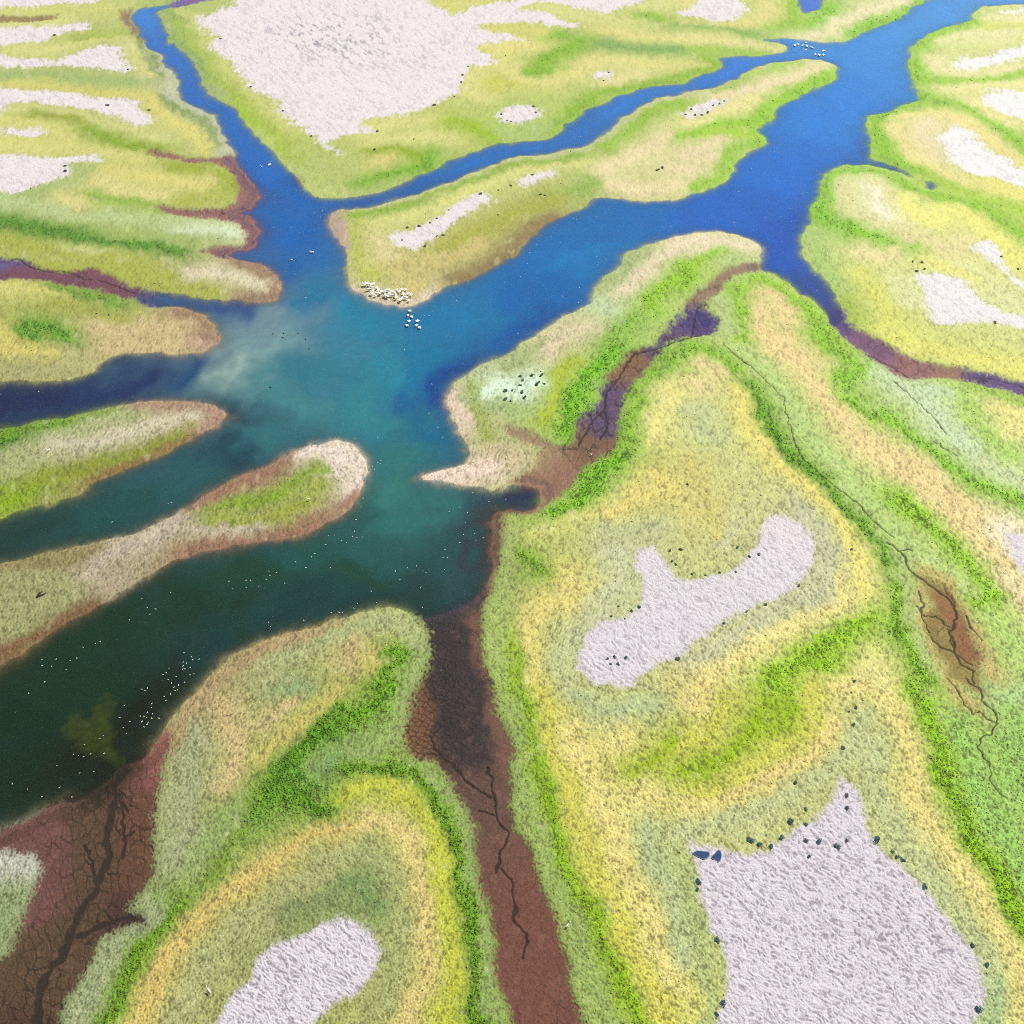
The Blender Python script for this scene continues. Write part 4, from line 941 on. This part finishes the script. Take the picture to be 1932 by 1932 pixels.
# ------------------------------------------------------------------ low salt-marsh plants: one carpet of tufts
rng = np.random.default_rng(7)
prob = nf ** 1.5 * veg * (.006 + .30 * lush) * (d > .5)
prob = prob * sstep(-.8, .5, n_m + .9 * lush)
prob[:8] = 0; prob[-8:] = 0; prob[:, :7] = 0; prob[:, -7:] = 0
pick = np.argwhere(rng.random(prob.shape) < prob * .62)
pj, pi = pick[:, 0], pick[:, 1]
jx = rng.uniform(-.1, .1, len(pick)) * D[pj, pi] / 190; jy = rng.uniform(-.1, .1, len(pick)) * D[pj, pi] / 190
P = np.stack([GX[pj, pi] + jx, GY[pj, pi] + jy, H[pj, pi]], -1)
tc_ = LC[pj, pi] * (1.12 + .26 * rng.normal(0, 1, len(pick))[:, None].clip(-1.6, 1.6))
hue = rng.normal(0, 1, len(pick))[:, None]
tc_ = np.clip(tc_ * (np.array([[1.12, .94, 1.0]]) + np.array([[.14, .0, .06]]) * hue), .004, .8)
size = (.10 + .015 * lush[pj, pi]) * (D[pj, pi] / 200) ** .8 * rng.uniform(.65, 1.5, len(pick))
me = bpy.data.meshes.new("marsh_plants")
me.vertices.add(len(P)); me.vertices.foreach_set("co", P.astype(np.float32).ravel()); me.update()
add_col(me, "col", tc_)
add_f(me, "size", size)
plants = link(bpy.data.objects.new("marsh_plants", me), "low yellow and green salt-marsh plants covering the flats", "ground cover", kind="stuff")
m_tuft, nt, b = new_mat("tuft_leaves")
at = nd(nt, 'ShaderNodeAttribute', attribute_name='col', attribute_type='INSTANCER')
varied(nt, b, at.outputs['Color'], 2.0, .25)
b.inputs['Roughness'].default_value = .8; b.inputs['Specular IOR Level'].default_value = .1
ng = bpy.data.node_groups.new("tufts", 'GeometryNodeTree')
ng.interface.new_socket("Geometry", in_out='INPUT', socket_type='NodeSocketGeometry')
ng.interface.new_socket("Geometry", in_out='OUTPUT', socket_type='NodeSocketGeometry')
gi = ng.nodes.new('NodeGroupInput'); go = ng.nodes.new('NodeGroupOutput')
inst = ng.nodes.new('GeometryNodeInstanceOnPoints')
join = ng.nodes.new('GeometryNodeGeometryToInstance')
for s_ in range(4):
    ico = ng.nodes.new('GeometryNodeMeshIcoSphere'); ico.inputs['Radius'].default_value = 1; ico.inputs['Subdivisions'].default_value = 2
    sp = ng.nodes.new('GeometryNodeSetPosition')
    rv = ng.nodes.new('FunctionNodeRandomValue'); rv.data_type = 'FLOAT_VECTOR'
    rv.inputs[0].default_value = (-.38, -.38, -.3); rv.inputs[1].default_value = (.38, .38, .45); rv.inputs['Seed'].default_value = s_ + 3
    ng.links.new(ico.outputs['Mesh'], sp.inputs['Geometry']); ng.links.new(rv.outputs[0], sp.inputs['Offset'])
    sm = ng.nodes.new('GeometryNodeSetMaterial'); sm.inputs['Material'].default_value = m_tuft
    ng.links.new(sp.outputs[0], sm.inputs[0]); ng.links.new(sm.outputs[0], join.inputs[0])
ng.links.new(gi.outputs[0], inst.inputs['Points']); ng.links.new(join.outputs[0], inst.inputs['Instance'])
inst.inputs['Pick Instance'].default_value = True
rr = ng.nodes.new('FunctionNodeRandomValue'); rr.data_type = 'FLOAT_VECTOR'
rr.inputs[0].default_value = (-.25, -.25, 0); rr.inputs[1].default_value = (.25, .25, 6.28)
ng.links.new(rr.outputs[0], inst.inputs['Rotation'])
na = ng.nodes.new('GeometryNodeInputNamedAttribute'); na.data_type = 'FLOAT'; na.inputs[0].default_value = "size"
rs = ng.nodes.new('FunctionNodeRandomValue'); rs.data_type = 'FLOAT_VECTOR'
rs.inputs[0].default_value = (.7, .7, .7); rs.inputs[1].default_value = (1.4, 1.4, 1.15)
vm_ = ng.nodes.new('ShaderNodeVectorMath'); vm_.operation = 'SCALE'
ng.links.new(rs.outputs[0], vm_.inputs[0]); ng.links.new(na.outputs[0], vm_.inputs['Scale'])
ng.links.new(vm_.outputs[0], inst.inputs['Scale'])
ng.links.new(inst.outputs[0], go.inputs[0])
mod = plants.modifiers.new("tufts", 'NODES'); mod.node_group = ng
print("TUFTS", len(P))

# ------------------------------------------------------------------ standing height at a place
def ground_z(x, y):
    u = x / float(reach(np.array(y)))
    i = np.interp(u, FU, np.arange(len(FU))); j = np.interp(y, FY, np.arange(len(FY)))
    i0, j0 = int(round(i)), int(round(j))
    return float(H[j0, i0])
TH = {}
for l in THINGS.splitlines():
    k_, v = l.split('|'); TH[k_] = nums(v).reshape(-1, 2) / 10

# ------------------------------------------------------------------ birds
def paint(name, rgb, rough=.6, amount=.08, scale=6):
    m, nt, b = new_mat(name)
    c = nd(nt, 'ShaderNodeRGB'); c.outputs[0].default_value = (*[float(q) for q in rgb], 1)
    varied(nt, b, c.outputs[0], scale, amount); b.inputs['Roughness'].default_value = rough
    return m
M_WHITE = paint("white_feathers", (.88, .87, .84))
M_CREAM = paint("cream_feathers", (.72, .74, .42))
M_DARK = paint("dark_feathers", (.02, .025, .03))
M_BILL = paint("orange_bill", (.75, .42, .12))
M_GREY = paint("pale_grey_feathers", (.45, .50, .54))
M_OFF = paint("off_white_feathers", (.62, .62, .58))
def loft(name, spine, mat, ns=10):
    """one closed skin through rings: spine = [(x, z, half width, half height)]"""
    vs, fs = [], []
    for (x, z, rw, rh) in spine:
        for k_ in range(ns):
            a = 2 * math.pi * k_ / ns
            vs.append((x, rw * math.cos(a), z + rh * math.sin(a)))
    for i in range(len(spine) - 1):
        for k_ in range(ns):
            a0 = i * ns + k_; a1 = i * ns + (k_ + 1) % ns
            fs.append((a0, a1, a1 + ns, a0 + ns))
    fs.append(tuple(range(ns))[::-1]); fs.append(tuple(range((len(spine) - 1) * ns, len(spine) * ns)))
    me = bpy.data.meshes.new(name); me.from_pydata(vs, [], fs); me.materials.append(mat)
    for p_ in me.polygons: p_.use_smooth = True
    me.update(); return me
# floating water bird 0.6 m long: tail, back, breast, neck, head, all one skin
def swimmer(name, mat, L=.6):
    s_ = L
    sp = [(-.50, .16, .01, .01), (-.42, .15, .07, .03), (-.30, .13, .16, .09), (-.10, .11, .22, .15), (.10, .11, .21, .15),
          (.24, .14, .14, .13), (.31, .24, .075, .09), (.34, .35, .065, .07), (.38, .43, .075, .075), (.44, .44, .06, .06), (.50, .42, .025, .02), (.56, .41, .008, .008)]
    return loft(name, [(a * s_, b_ * s_, c * s_, d_ * s_) for a, b_, c, d_ in sp], mat)
# white pelican: heavy body, S neck drawn back
def pelican_body(stand):
    z0 = .42 if stand else 0.0
    sp = [(-.78, .22, .02, .01), (-.62, .22, .12, .05), (-.40, .22, .24, .15), (-.10, .21, .31, .24), (.18, .22, .28, .24),
          (.36, .32, .17, .18), (.42, .48, .085, .10), (.40, .66, .07, .07), (.44, .82, .07, .07), (.53, .90, .085, .08), (.62, .87, .055, .05), (.68, .84, .02, .02)]
    me = loft("pelican_body", [(a, b_ + z0, c, d_) for a, b_, c, d_ in sp], M_WHITE, 12)
    return me
def pelican_bill(stand):
    z0 = .42 if stand else 0.0
    sp = [(.60, .87, .045, .045), (.74, .80, .04, .06), (.92, .70, .03, .04), (1.06, .63, .012, .012)]
    return loft("bill", [(a, b_ + z0, c, d_) for a, b_, c, d_ in sp], M_BILL, 8)
def wing_mesh(stand, side):
    z0 = .42 if stand else 0.0
    sp = []
    me = loft("wing", [(-.86, .27 + z0, .02, .01), (-.6, .30 + z0, .07, .05), (-.25, .33 + z0, .10, .13), (.05, .32 + z0, .09, .13), (.22, .30 + z0, .03, .05)], M_WHITE, 8)
    for v in me.vertices: v.co.y += side * .24
    me.materials.append(M_DARK)
    for p_ in me.polygons:
        if p_.center.x < -.55: p_.material_index = 1
    return me
def leg_mesh(side):
    me = loft("leg", [(0, .22, .02, .02), (.001, .22, .02, .02)], M_BILL, 6)
    vs, fs = [], []
    for z, r in ((.24, .035), (.05, .02), (0, .025)):
        for k_ in range(6):
            a = k_ * math.pi / 3; vs.append((r * math.cos(a), side * .1 + r * math.sin(a), z))
    for i in range(2):
        for k_ in range(6): fs.append((i * 6 + k_, i * 6 + (k_ + 1) % 6, i * 6 + 6 + (k_ + 1) % 6, i * 6 + 6 + k_))
    b0 = len(vs); vs += [(-.03, side * .1 - .02, .02), (-.03, side * .1 + .02, .02), (.16, side * .1 + .08, .01), (.16, side * .1 - .08, .01)]
    fs.append((b0, b0 + 3, b0 + 2, b0 + 1))
    me = bpy.data.meshes.new("leg"); me.from_pydata(vs, [], fs); me.materials.append(M_BILL); me.update(); return me

def make_pelican(stand):
    root = bpy.data.objects.new("pelican", pelican_body(stand)); COL.objects.link(root)
    kids = [("bill", pelican_bill(stand)), ("wing", wing_mesh(stand, 1)), ("wing", wing_mesh(stand, -1))]
    if stand: kids += [("leg", leg_mesh(1)), ("leg", leg_mesh(-1))]
    for n_, m_ in kids:
        o = bpy.data.objects.new(n_, m_); COL.objects.link(o); o.parent = root
    return root
def copy_tree(root):
    r = root.copy(); COL.objects.link(r)
    for ch in list(root.children):
        c = ch.copy(); COL.objects.link(c); c.parent = r
    return r
rnd = random.Random(5)
def place(o, x, y, z, rot, s, label, cat, group=None):
    o.location = (x, y, z); o.rotation_euler = (0, 0, rot); o.scale = (s, s, s)
    o["label"] = label; o["category"] = cat
    if group: o["group"] = group
def flock(make, key, label, cat, group, base_rot, spread, s0, s1, on_land, z=0.0):
    proto = None
    pts = TH[key]
    for i, (x, y) in enumerate(pts):
        o = make if (proto is None and not make.get("used")) else None
        if o is None:
            o = copy_tree(make)
        make["used"] = True
        if "used" in o.keys() and o is not make: del o["used"]
        proto = True
        zz = ground_z(x, y) if on_land else z
        place(o, x, y, zz, base_rot + rnd.uniform(-spread, spread), rnd.uniform(s0, s1), label, cat, group if len(pts) > 1 else None)
        if len(pts) == 1 and "group" in o.keys(): del o["group"]

pel_s = make_pelican(True); pel_f = make_pelican(False)
flock(pel_s, "pel_shore", "large white pelican standing in the dense flock on the tip of the central island", "pelican", "pelicans standing on the central island's tip", 2.2, 1.2, 1.05, 1.45, True)
flock(pel_f, "pel_water", "large white pelican swimming just off the flock at the central island's tip", "pelican", "pelicans swimming below the central island", -1.5, .7, 1.1, 1.5, False)
flock(pel_f, "pel_far", "white pelican swimming in the far light blue channel mouth at upper right", "pelican", "pelicans in the far river mouth", 1.5, 1.2, 1.3, 1.9, False)
solo = [("white pelican swimming in the narrow left stream near its right bank", 0), ("smaller white bird swimming left beside the lone pelican in the narrow left stream", 1),
        ("lone white pelican swimming where the left stream meets the teal basin", 2), ("lone white bird on blue water just below left of the basin pelican", 3)]
for lb, i in solo:
    x, y = TH["pel_solo"][i]; o = copy_tree(pel_f)
    if "used" in o.keys(): del o["used"]
    if "group" in o.keys(): del o["group"]
    place(o, x, y, 0, 1.3 + i, [1.35, .8, 1.25, .8][i], lb, "pelican" if i in (0, 2) else "bird")

sw = {"w": bpy.data.objects.new("water_bird", swimmer("water_bird", M_OFF)), "c": bpy.data.objects.new("water_bird", swimmer("water_bird", M_CREAM)),
      "d": bpy.data.objects.new("dark_duck", swimmer("dark_duck", M_DARK)), "g": bpy.data.objects.new("water_bird", swimmer("water_bird", M_GREY))}
for o in sw.values(): COL.objects.link(o)
BF = [("bird_lowleft", "w", "small white bird in the loose raft on dark green water along the lower left shore", "white birds rafted along the lower left shore"),
      ("bird_yellow", "c", "small yellowish bird in the tight knot at the lower end of the raft", "yellowish birds in a tight knot"),
      ("bird_algae", "w", "small white bird floating over or beside the yellow-green underwater weed bed", "birds by the underwater weed bed"),
      ("bird_mudedge", "w", "tiny white bird on black-green water near the cracked red mud at lower left", "birds off the lower left mud"),
      ("bird_northwestchannel", "g", "tiny pale bird on the navy channel at the left edge", "birds on the navy channel"),
      ("bird_midchannel", "g", "tiny pale bird on the dark channel between the two left fingers of land", "birds between the left fingers"),
      ("bird_darkchannel", "w", "small white bird scattered over the widest dark green channel at left", "birds scattered on the dark green channel"),
      ("bird_fingersouth", "w", "small white bird on green water below the grassy finger tip", "birds below the grassy finger tip"),
      ("bird_southshore", "w", "small white bird close to the pale shore west of the dark mud channel", "birds along the shore west of the mud channel"),
      ("bird_basin", "w", "small white bird on the teal-green basin left of the brown bank", "birds on the teal-green basin"),
      ("bird_fingertip", "g", "tiny pale bird in shallow water off the sandy finger tip", "birds off the sandy finger tip"),
      ("bird_bend", "g", "tiny pale bird on teal water by the curved sandy shore at centre", "birds by the curved sandy shore"),
      ("bird_wetmud", "w", "single white bird standing on the black wet mud of the central channel", ""),
      ("bird_stream", "g", "tiny pale bird on the upper part of the narrow left stream", "birds on the narrow left stream"),
      ("bird_fork", "g", "small pale bird gathered where the left stream forks above the central island", "birds gathered at the stream fork"),
      ("bird_forksouth", "g", "tiny pale bird between the brown left spits and the central island", "birds west of the central island"),
      ("bird_northchannel", "g", "tiny pale bird on the narrow blue channel north of the central island", "birds on the channel north of the island"),
      ("bird_islandshore", "w", "small white bird on deep blue water along the central island's lower shore", "birds along the island's lower shore"),
      ("bird_bluewater", "g", "tiny pale bird out on the deep blue main channel", "birds on the deep blue main channel"),
      ("bird_spit", "g", "tiny pale bird just off the pelican flock's shore", "small birds near the pelicans"),
      ("bird_northeast", "g", "tiny pale bird on the bright light blue river at upper right", "birds on the light blue river"),
      ("bird_riverbend", "g", "tiny pale bird on the blue river bend right of centre", "birds on the blue river bend"),
      ("bird_creek", "w", "small white bird in the narrowing purple-blue creek at right", "birds in the purple-blue creek"),
      ("dark_duck", "d", "small black duck swimming in pale cloudy water near the left finger tip", "black ducks in the cloudy water")]
for key, kk, lb, gp in BF:
    s0, s1 = (.58, .95) if kk != "g" else (.6, 1.1)
    if kk == 'd': s0, s1 = 1.3, 1.9
    flock(sw[kk], key, lb, "duck" if kk == "d" else "bird", gp, 0, 3.1, s0, s1, key == "bird_wetmud")
eg = [("egret_a", "white egret standing in grey-green plants beside the lower left salt pan"), ("egret_b", "white egret standing in sage plants right of the reddish mud channel"),
      ("egret_c", "white egret standing at the foot of the cracked mud in the middle channel"), ("egret_d", "white egret standing on the bright green patch of the middle finger"),
      ("egret_e", "white egret standing on the pale upper finger at the left"), ("egret_f", "white egret standing in sage green plants near the right creek bank"),
      ("egret_g", "white egret standing on brown mud beside the left stream")]
def egret_mesh():
    sp = [(-.45, .42, .01, .01), (-.3, .45, .07, .05), (-.05, .50, .13, .12), (.14, .56, .10, .10), (.22, .66, .045, .05), (.20, .80, .035, .035), (.25, .93, .04, .04), (.31, .96, .04, .035), (.45, .93, .008, .008)]
    return loft("egret", sp, M_WHITE, 10)
egm = egret_mesh(); lgm = leg_mesh(.5)
for key, lb in eg:
    x, y = TH[key][0]
    o = bpy.data.objects.new("egret", egm); COL.objects.link(o)
    for s_ in (1, -1):
        c = bpy.data.objects.new("leg", lgm); COL.objects.link(c); c.parent = o; c.scale = (1, s_, 1.75)
    place(o, x, y, ground_z(x, y), rnd.uniform(0, 6), 1.5, lb, "egret")

# ------------------------------------------------------------------ single dark shrubs round the salt pans
M_SH = [paint("dark_shrub_leaves", (.03, .095, .05), .7, .35, 3), paint("teal_shrub_leaves", (.03, .085, .10), .7, .35, 3), paint("olive_shrub_leaves", (.06, .085, .03), .7, .35, 3)]
M_TW = paint("grey_twigs", (.10, .08, .06))
def shrub_mesh(seed, mat):
    r = random.Random(seed); vs, fs = [], []
    lobes = [(r.uniform(-.55, .55), r.uniform(-.45, .45), r.uniform(.15, .45), r.uniform(.25, .5)) for _ in range(7)] + [(0, 0, .3, .5)]
    for (cx, cy, cz, cr_) in lobes:
        for _ in range(46):
            a = r.uniform(0, 6.283); zz = r.uniform(-.4, 1); q = math.sqrt(max(0, 1 - zz * zz)) * cr_ * r.uniform(.7, 1.15)
            p = (cx + q * math.cos(a), cy + q * math.sin(a), max(.02, cz + zz * cr_ * .8))
            L = r.uniform(.07, .16); t = r.uniform(0, 6.283); e = r.uniform(-.8, .8)
            dx, dy, dz = math.cos(t) * L, math.sin(t) * L, e * L
            ox, oy = -math.sin(t) * L * .5, math.cos(t) * L * .5
            n = len(vs)
            vs += [(p[0] - dx, p[1] - dy, p[2] - dz), (p[0] + ox, p[1] + oy, p[2] + .03), (p[0] + dx, p[1] + dy, p[2] + dz), (p[0] - ox, p[1] - oy, p[2] - .03)]
            fs.append((n, n + 1, n + 2, n + 3))
    me = bpy.data.meshes.new("crown"); me.from_pydata(vs, [], fs); me.materials.append(mat); me.update(); return me
def stem_mesh(seed):
    r = random.Random(seed); vs, fs = [], []
    for _ in range(5):
        a = r.uniform(0, 6.283); tx, ty, tz = .4 * math.cos(a), .4 * math.sin(a), .45
        n = len(vs)
        for (x, y, z, w_) in ((0, 0, -.1, .05), (tx, ty, tz, .015)):
            for k_ in range(4):
                b_ = k_ * math.pi / 2; vs.append((x + w_ * math.cos(b_), y + w_ * math.sin(b_), z))
        for k_ in range(4): fs.append((n + k_, n + (k_ + 1) % 4, n + 4 + (k_ + 1) % 4, n + 4 + k_))
    me = bpy.data.meshes.new("stem"); me.from_pydata(vs, [], fs); me.materials.append(M_TW); me.update(); return me
SHM = [[shrub_mesh(s_ * 3 + k_, M_SH[k_]) for s_ in range(4)] for k_ in range(3)]
STM = [stem_mesh(s_) for s_ in range(3)]
SF = [("shrub_southpan", 1, .75, 1.25, "dark green shrub on the ragged rim of the big lower right salt pan", "shrubs round the lower right salt pan"),
      ("shrub_row", 2, .6, 1.2, "dark low shrub in the row leading up from the lower right pan's point", "row of shrubs above the lower right pan"),
      ("shrub_midpan", 0, .6, 1.1, "dark green shrub on the rim of the curved central salt pan", "shrubs round the curved central salt pan"),
      ("shrub_insalt", 1, .6, .95, "dark shrub in the small clump inside the lower arm of the curved salt pan", "shrubs inside the curved salt pan"),
      ("shrub_yellow", 2, .7, .9, "lone dark shrub in yellow plants near the curved salt pan", "lone shrubs in the yellow plants"),
      ("shrub_mint", 0, .8, 1.5, "dark green shrub on the pale mint crusted patch beside the central shore", "shrubs on the mint crusted patch"),
      ("shrub_island", 2, .8, 1.3, "dark shrub edging the salt strip on the central island", "shrubs along the island's salt strip"),
      ("shrub_bigpan", 2, 1.0, 1.6, "dark shrub on the edge of the largest, topmost salt flat", "shrubs round the largest salt flat"),
      ("shrub_northpatch", 2, 1.0, 1.5, "dark shrub beside a small white salt patch north of the channel", "shrubs by the small northern salt patches"),
      ("shrub_tan", 2, 1.1, 1.5, "dark shrub in the tan hollow on the eastern half of the long island", "shrubs in the island's tan hollow"),
      ("shrub_northeast", 2, 1.1, 1.6, "dark shrub around the small salt spot at the island's upper right end", "shrubs round the island's upper salt spot"),
      ("shrub_eastpan", 2, .9, 1.3, "dark shrub near the triangular salt pan at the right", "shrubs near the right triangular pan"),
      ("shrub_westpan", 0, 1.0, 1.6, "dark green shrub edging the salt pans at the upper left", "shrubs by the upper left pans"),
      ("shrub_westfinger", 0, .7, .9, "tiny dark shrub on the tan finger at the left", "shrubs on the tan left finger")]
for key, kk, s0, s1, lb, gp in SF:
    for x, y in TH[key]:
        o = bpy.data.objects.new("shrub", None); COL.objects.link(o)
        o.empty_display_size = .3
        o.location = (x, y, ground_z(x, y) - .05); o.rotation_euler = (0, 0, rnd.uniform(0, 6.28))
        s = .70 * rnd.uniform(s0, s1); o.scale = (s * rnd.uniform(.8, 1.3), s * rnd.uniform(.7, 1), s * rnd.uniform(.8, 1.1))
        o["label"] = lb; o["category"] = "shrub"; o["group"] = gp
        for n_, m_ in (("crown", rnd.choice(SHM[kk])), ("stem", rnd.choice(STM))):
            c = bpy.data.objects.new(n_, m_); COL.objects.link(c); c.parent = o

# driftwood at the left
def branch(name, pts, rad, mat):
    vs, fs = [], []; ns = 8
    for i, (x, y, z) in enumerate(pts):
        r_ = rad[i]
        for k_ in range(ns):
            a = 2 * math.pi * k_ / ns; vs.append((x, y + r_ * math.cos(a), z + r_ * math.sin(a)))
    for i in range(len(pts) - 1):
        for k_ in range(ns): fs.append((i * ns + k_, i * ns + (k_ + 1) % ns, (i + 1) * ns + (k_ + 1) % ns, (i + 1) * ns + k_))
    fs.append(tuple(range(ns))[::-1]); fs.append(tuple(range((len(pts) - 1) * ns, len(pts) * ns)))
    me = bpy.data.meshes.new(name); me.from_pydata(vs, [], fs); me.materials.append(mat); me.update(); return me
x, y = TH["log_dark"][0]
M_LOG = paint("blackened_wood", (.015, .012, .01), .8, .3, 4)
lg = bpy.data.objects.new("driftwood", branch("driftwood", [(-1.4, 0, .2), (-.5, .1, .3), (.5, -.05, .25), (1.4, .1, .2)], [.14, .26, .2, .08], M_LOG))
link(lg, "black driftwood lying on the pale left finger of land", "driftwood"); lg.location = (x, y, ground_z(x, y)); lg.rotation_euler = (0, 0, .6)
l2 = bpy.data.objects.new("branch", branch("branch", [(-.9, .5, .2), (0, .9, .4), (.9, 1.1, .3)], [.2, .18, .06], M_LOG)); link(l2, parent=lg)

# two blue pools in the corner of the lower right pan
m_pool, nt, b = new_mat("blue_pool_water")
c = nd(nt, 'ShaderNodeRGB'); c.outputs[0].default_value = (*[float(q) for q in alb((34, 66, 122))], 1)
varied(nt, b, c.outputs[0], 1.2, .3); b.inputs['Roughness'].default_value = .12
m_rim = paint("wet_pool_rim", (.05, .06, .08), .5, .3, 3)
def blob(pts, z, mat, name):
    n = len(pts); me = bpy.data.meshes.new(name)
    me.from_pydata([(a, b_, z) for a, b_ in pts] + [(a * .8, b_ * .8, z - .5) for a, b_ in pts], [], [tuple(range(n))] + [(i, i + n, (i + 1) % n + n, (i + 1) % n) for i in range(n)])
    me.materials.append(mat); me.update(); return me
PO = [([(-2.0, .25), (-1.5, .55), (-.9, .8), (-.2, .72), (.6, .6), (1.2, .62), (1.45, .2), (1.2, -.35), (.7, -.8), (.1, -.95), (-.6, -.65), (-1.4, -.2)], "wide blue pool sunk in the corner of the lower right salt pan"),
      ([(-1.0, -.3), (-.7, .15), (-.2, .5), (.2, 1.0), (.7, 1.3), (1.05, 1.0), (1.15, .4), (1.0, -.3), (.7, -.9), (.25, -1.15), (-.1, -.8), (-.6, -.65)], "narrower blue pool right of the wide one in the salt pan corner")]
TH_P = TH["pools"]
for (pts, lb), (x, y) in zip(PO, TH_P):
    root = bpy.data.objects.new("pool", blob(pts, .0, m_pool, "pool")); link(root, lb, "pool")
    rim = bpy.data.objects.new("rim", blob([(a * 1.12, b_ * 1.15) for a, b_ in pts], -.012, m_rim, "rim")); link(rim, parent=root)
    root.location = (x, y, ground_z(x, y) + .17)

# ------------------------------------------------------------------ haze
def box(name, x0, x1, y0, y1, z0, z1):
    v = [(x, y, z) for x in (x0, x1) for y in (y0, y1) for z in (z0, z1)]
    f = [(0, 1, 3, 2), (4, 6, 7, 5), (0, 4, 5, 1), (2, 3, 7, 6), (0, 2, 6, 4), (1, 5, 7, 3)]
    me = bpy.data.meshes.new(name); me.from_pydata(v, [], f); me.update(); return me
HAZE = 0.00014
if HAZE:
    hz = bpy.data.objects.new("haze", box("haze", -4200, 4200, -1700, 6200, -3.0, 215)); link(hz, kind="stuff")
    hm = bpy.data.materials.new("air_haze"); hm.use_nodes = True; nt = hm.node_tree
    for n_ in list(nt.nodes):
        if n_.type != 'OUTPUT_MATERIAL': nt.nodes.remove(n_)
    pv = nd(nt, 'ShaderNodeVolumePrincipled')
    pv.inputs['Color'].default_value = (.96, .97, 1, 1); pv.inputs['Density'].default_value = HAZE; pv.inputs['Anisotropy'].default_value = .65
    nt.links.new(pv.outputs[0], [n_ for n_ in nt.nodes if n_.type == 'OUTPUT_MATERIAL'][0].inputs['Volume'])
    hz.data.materials.append(hm)
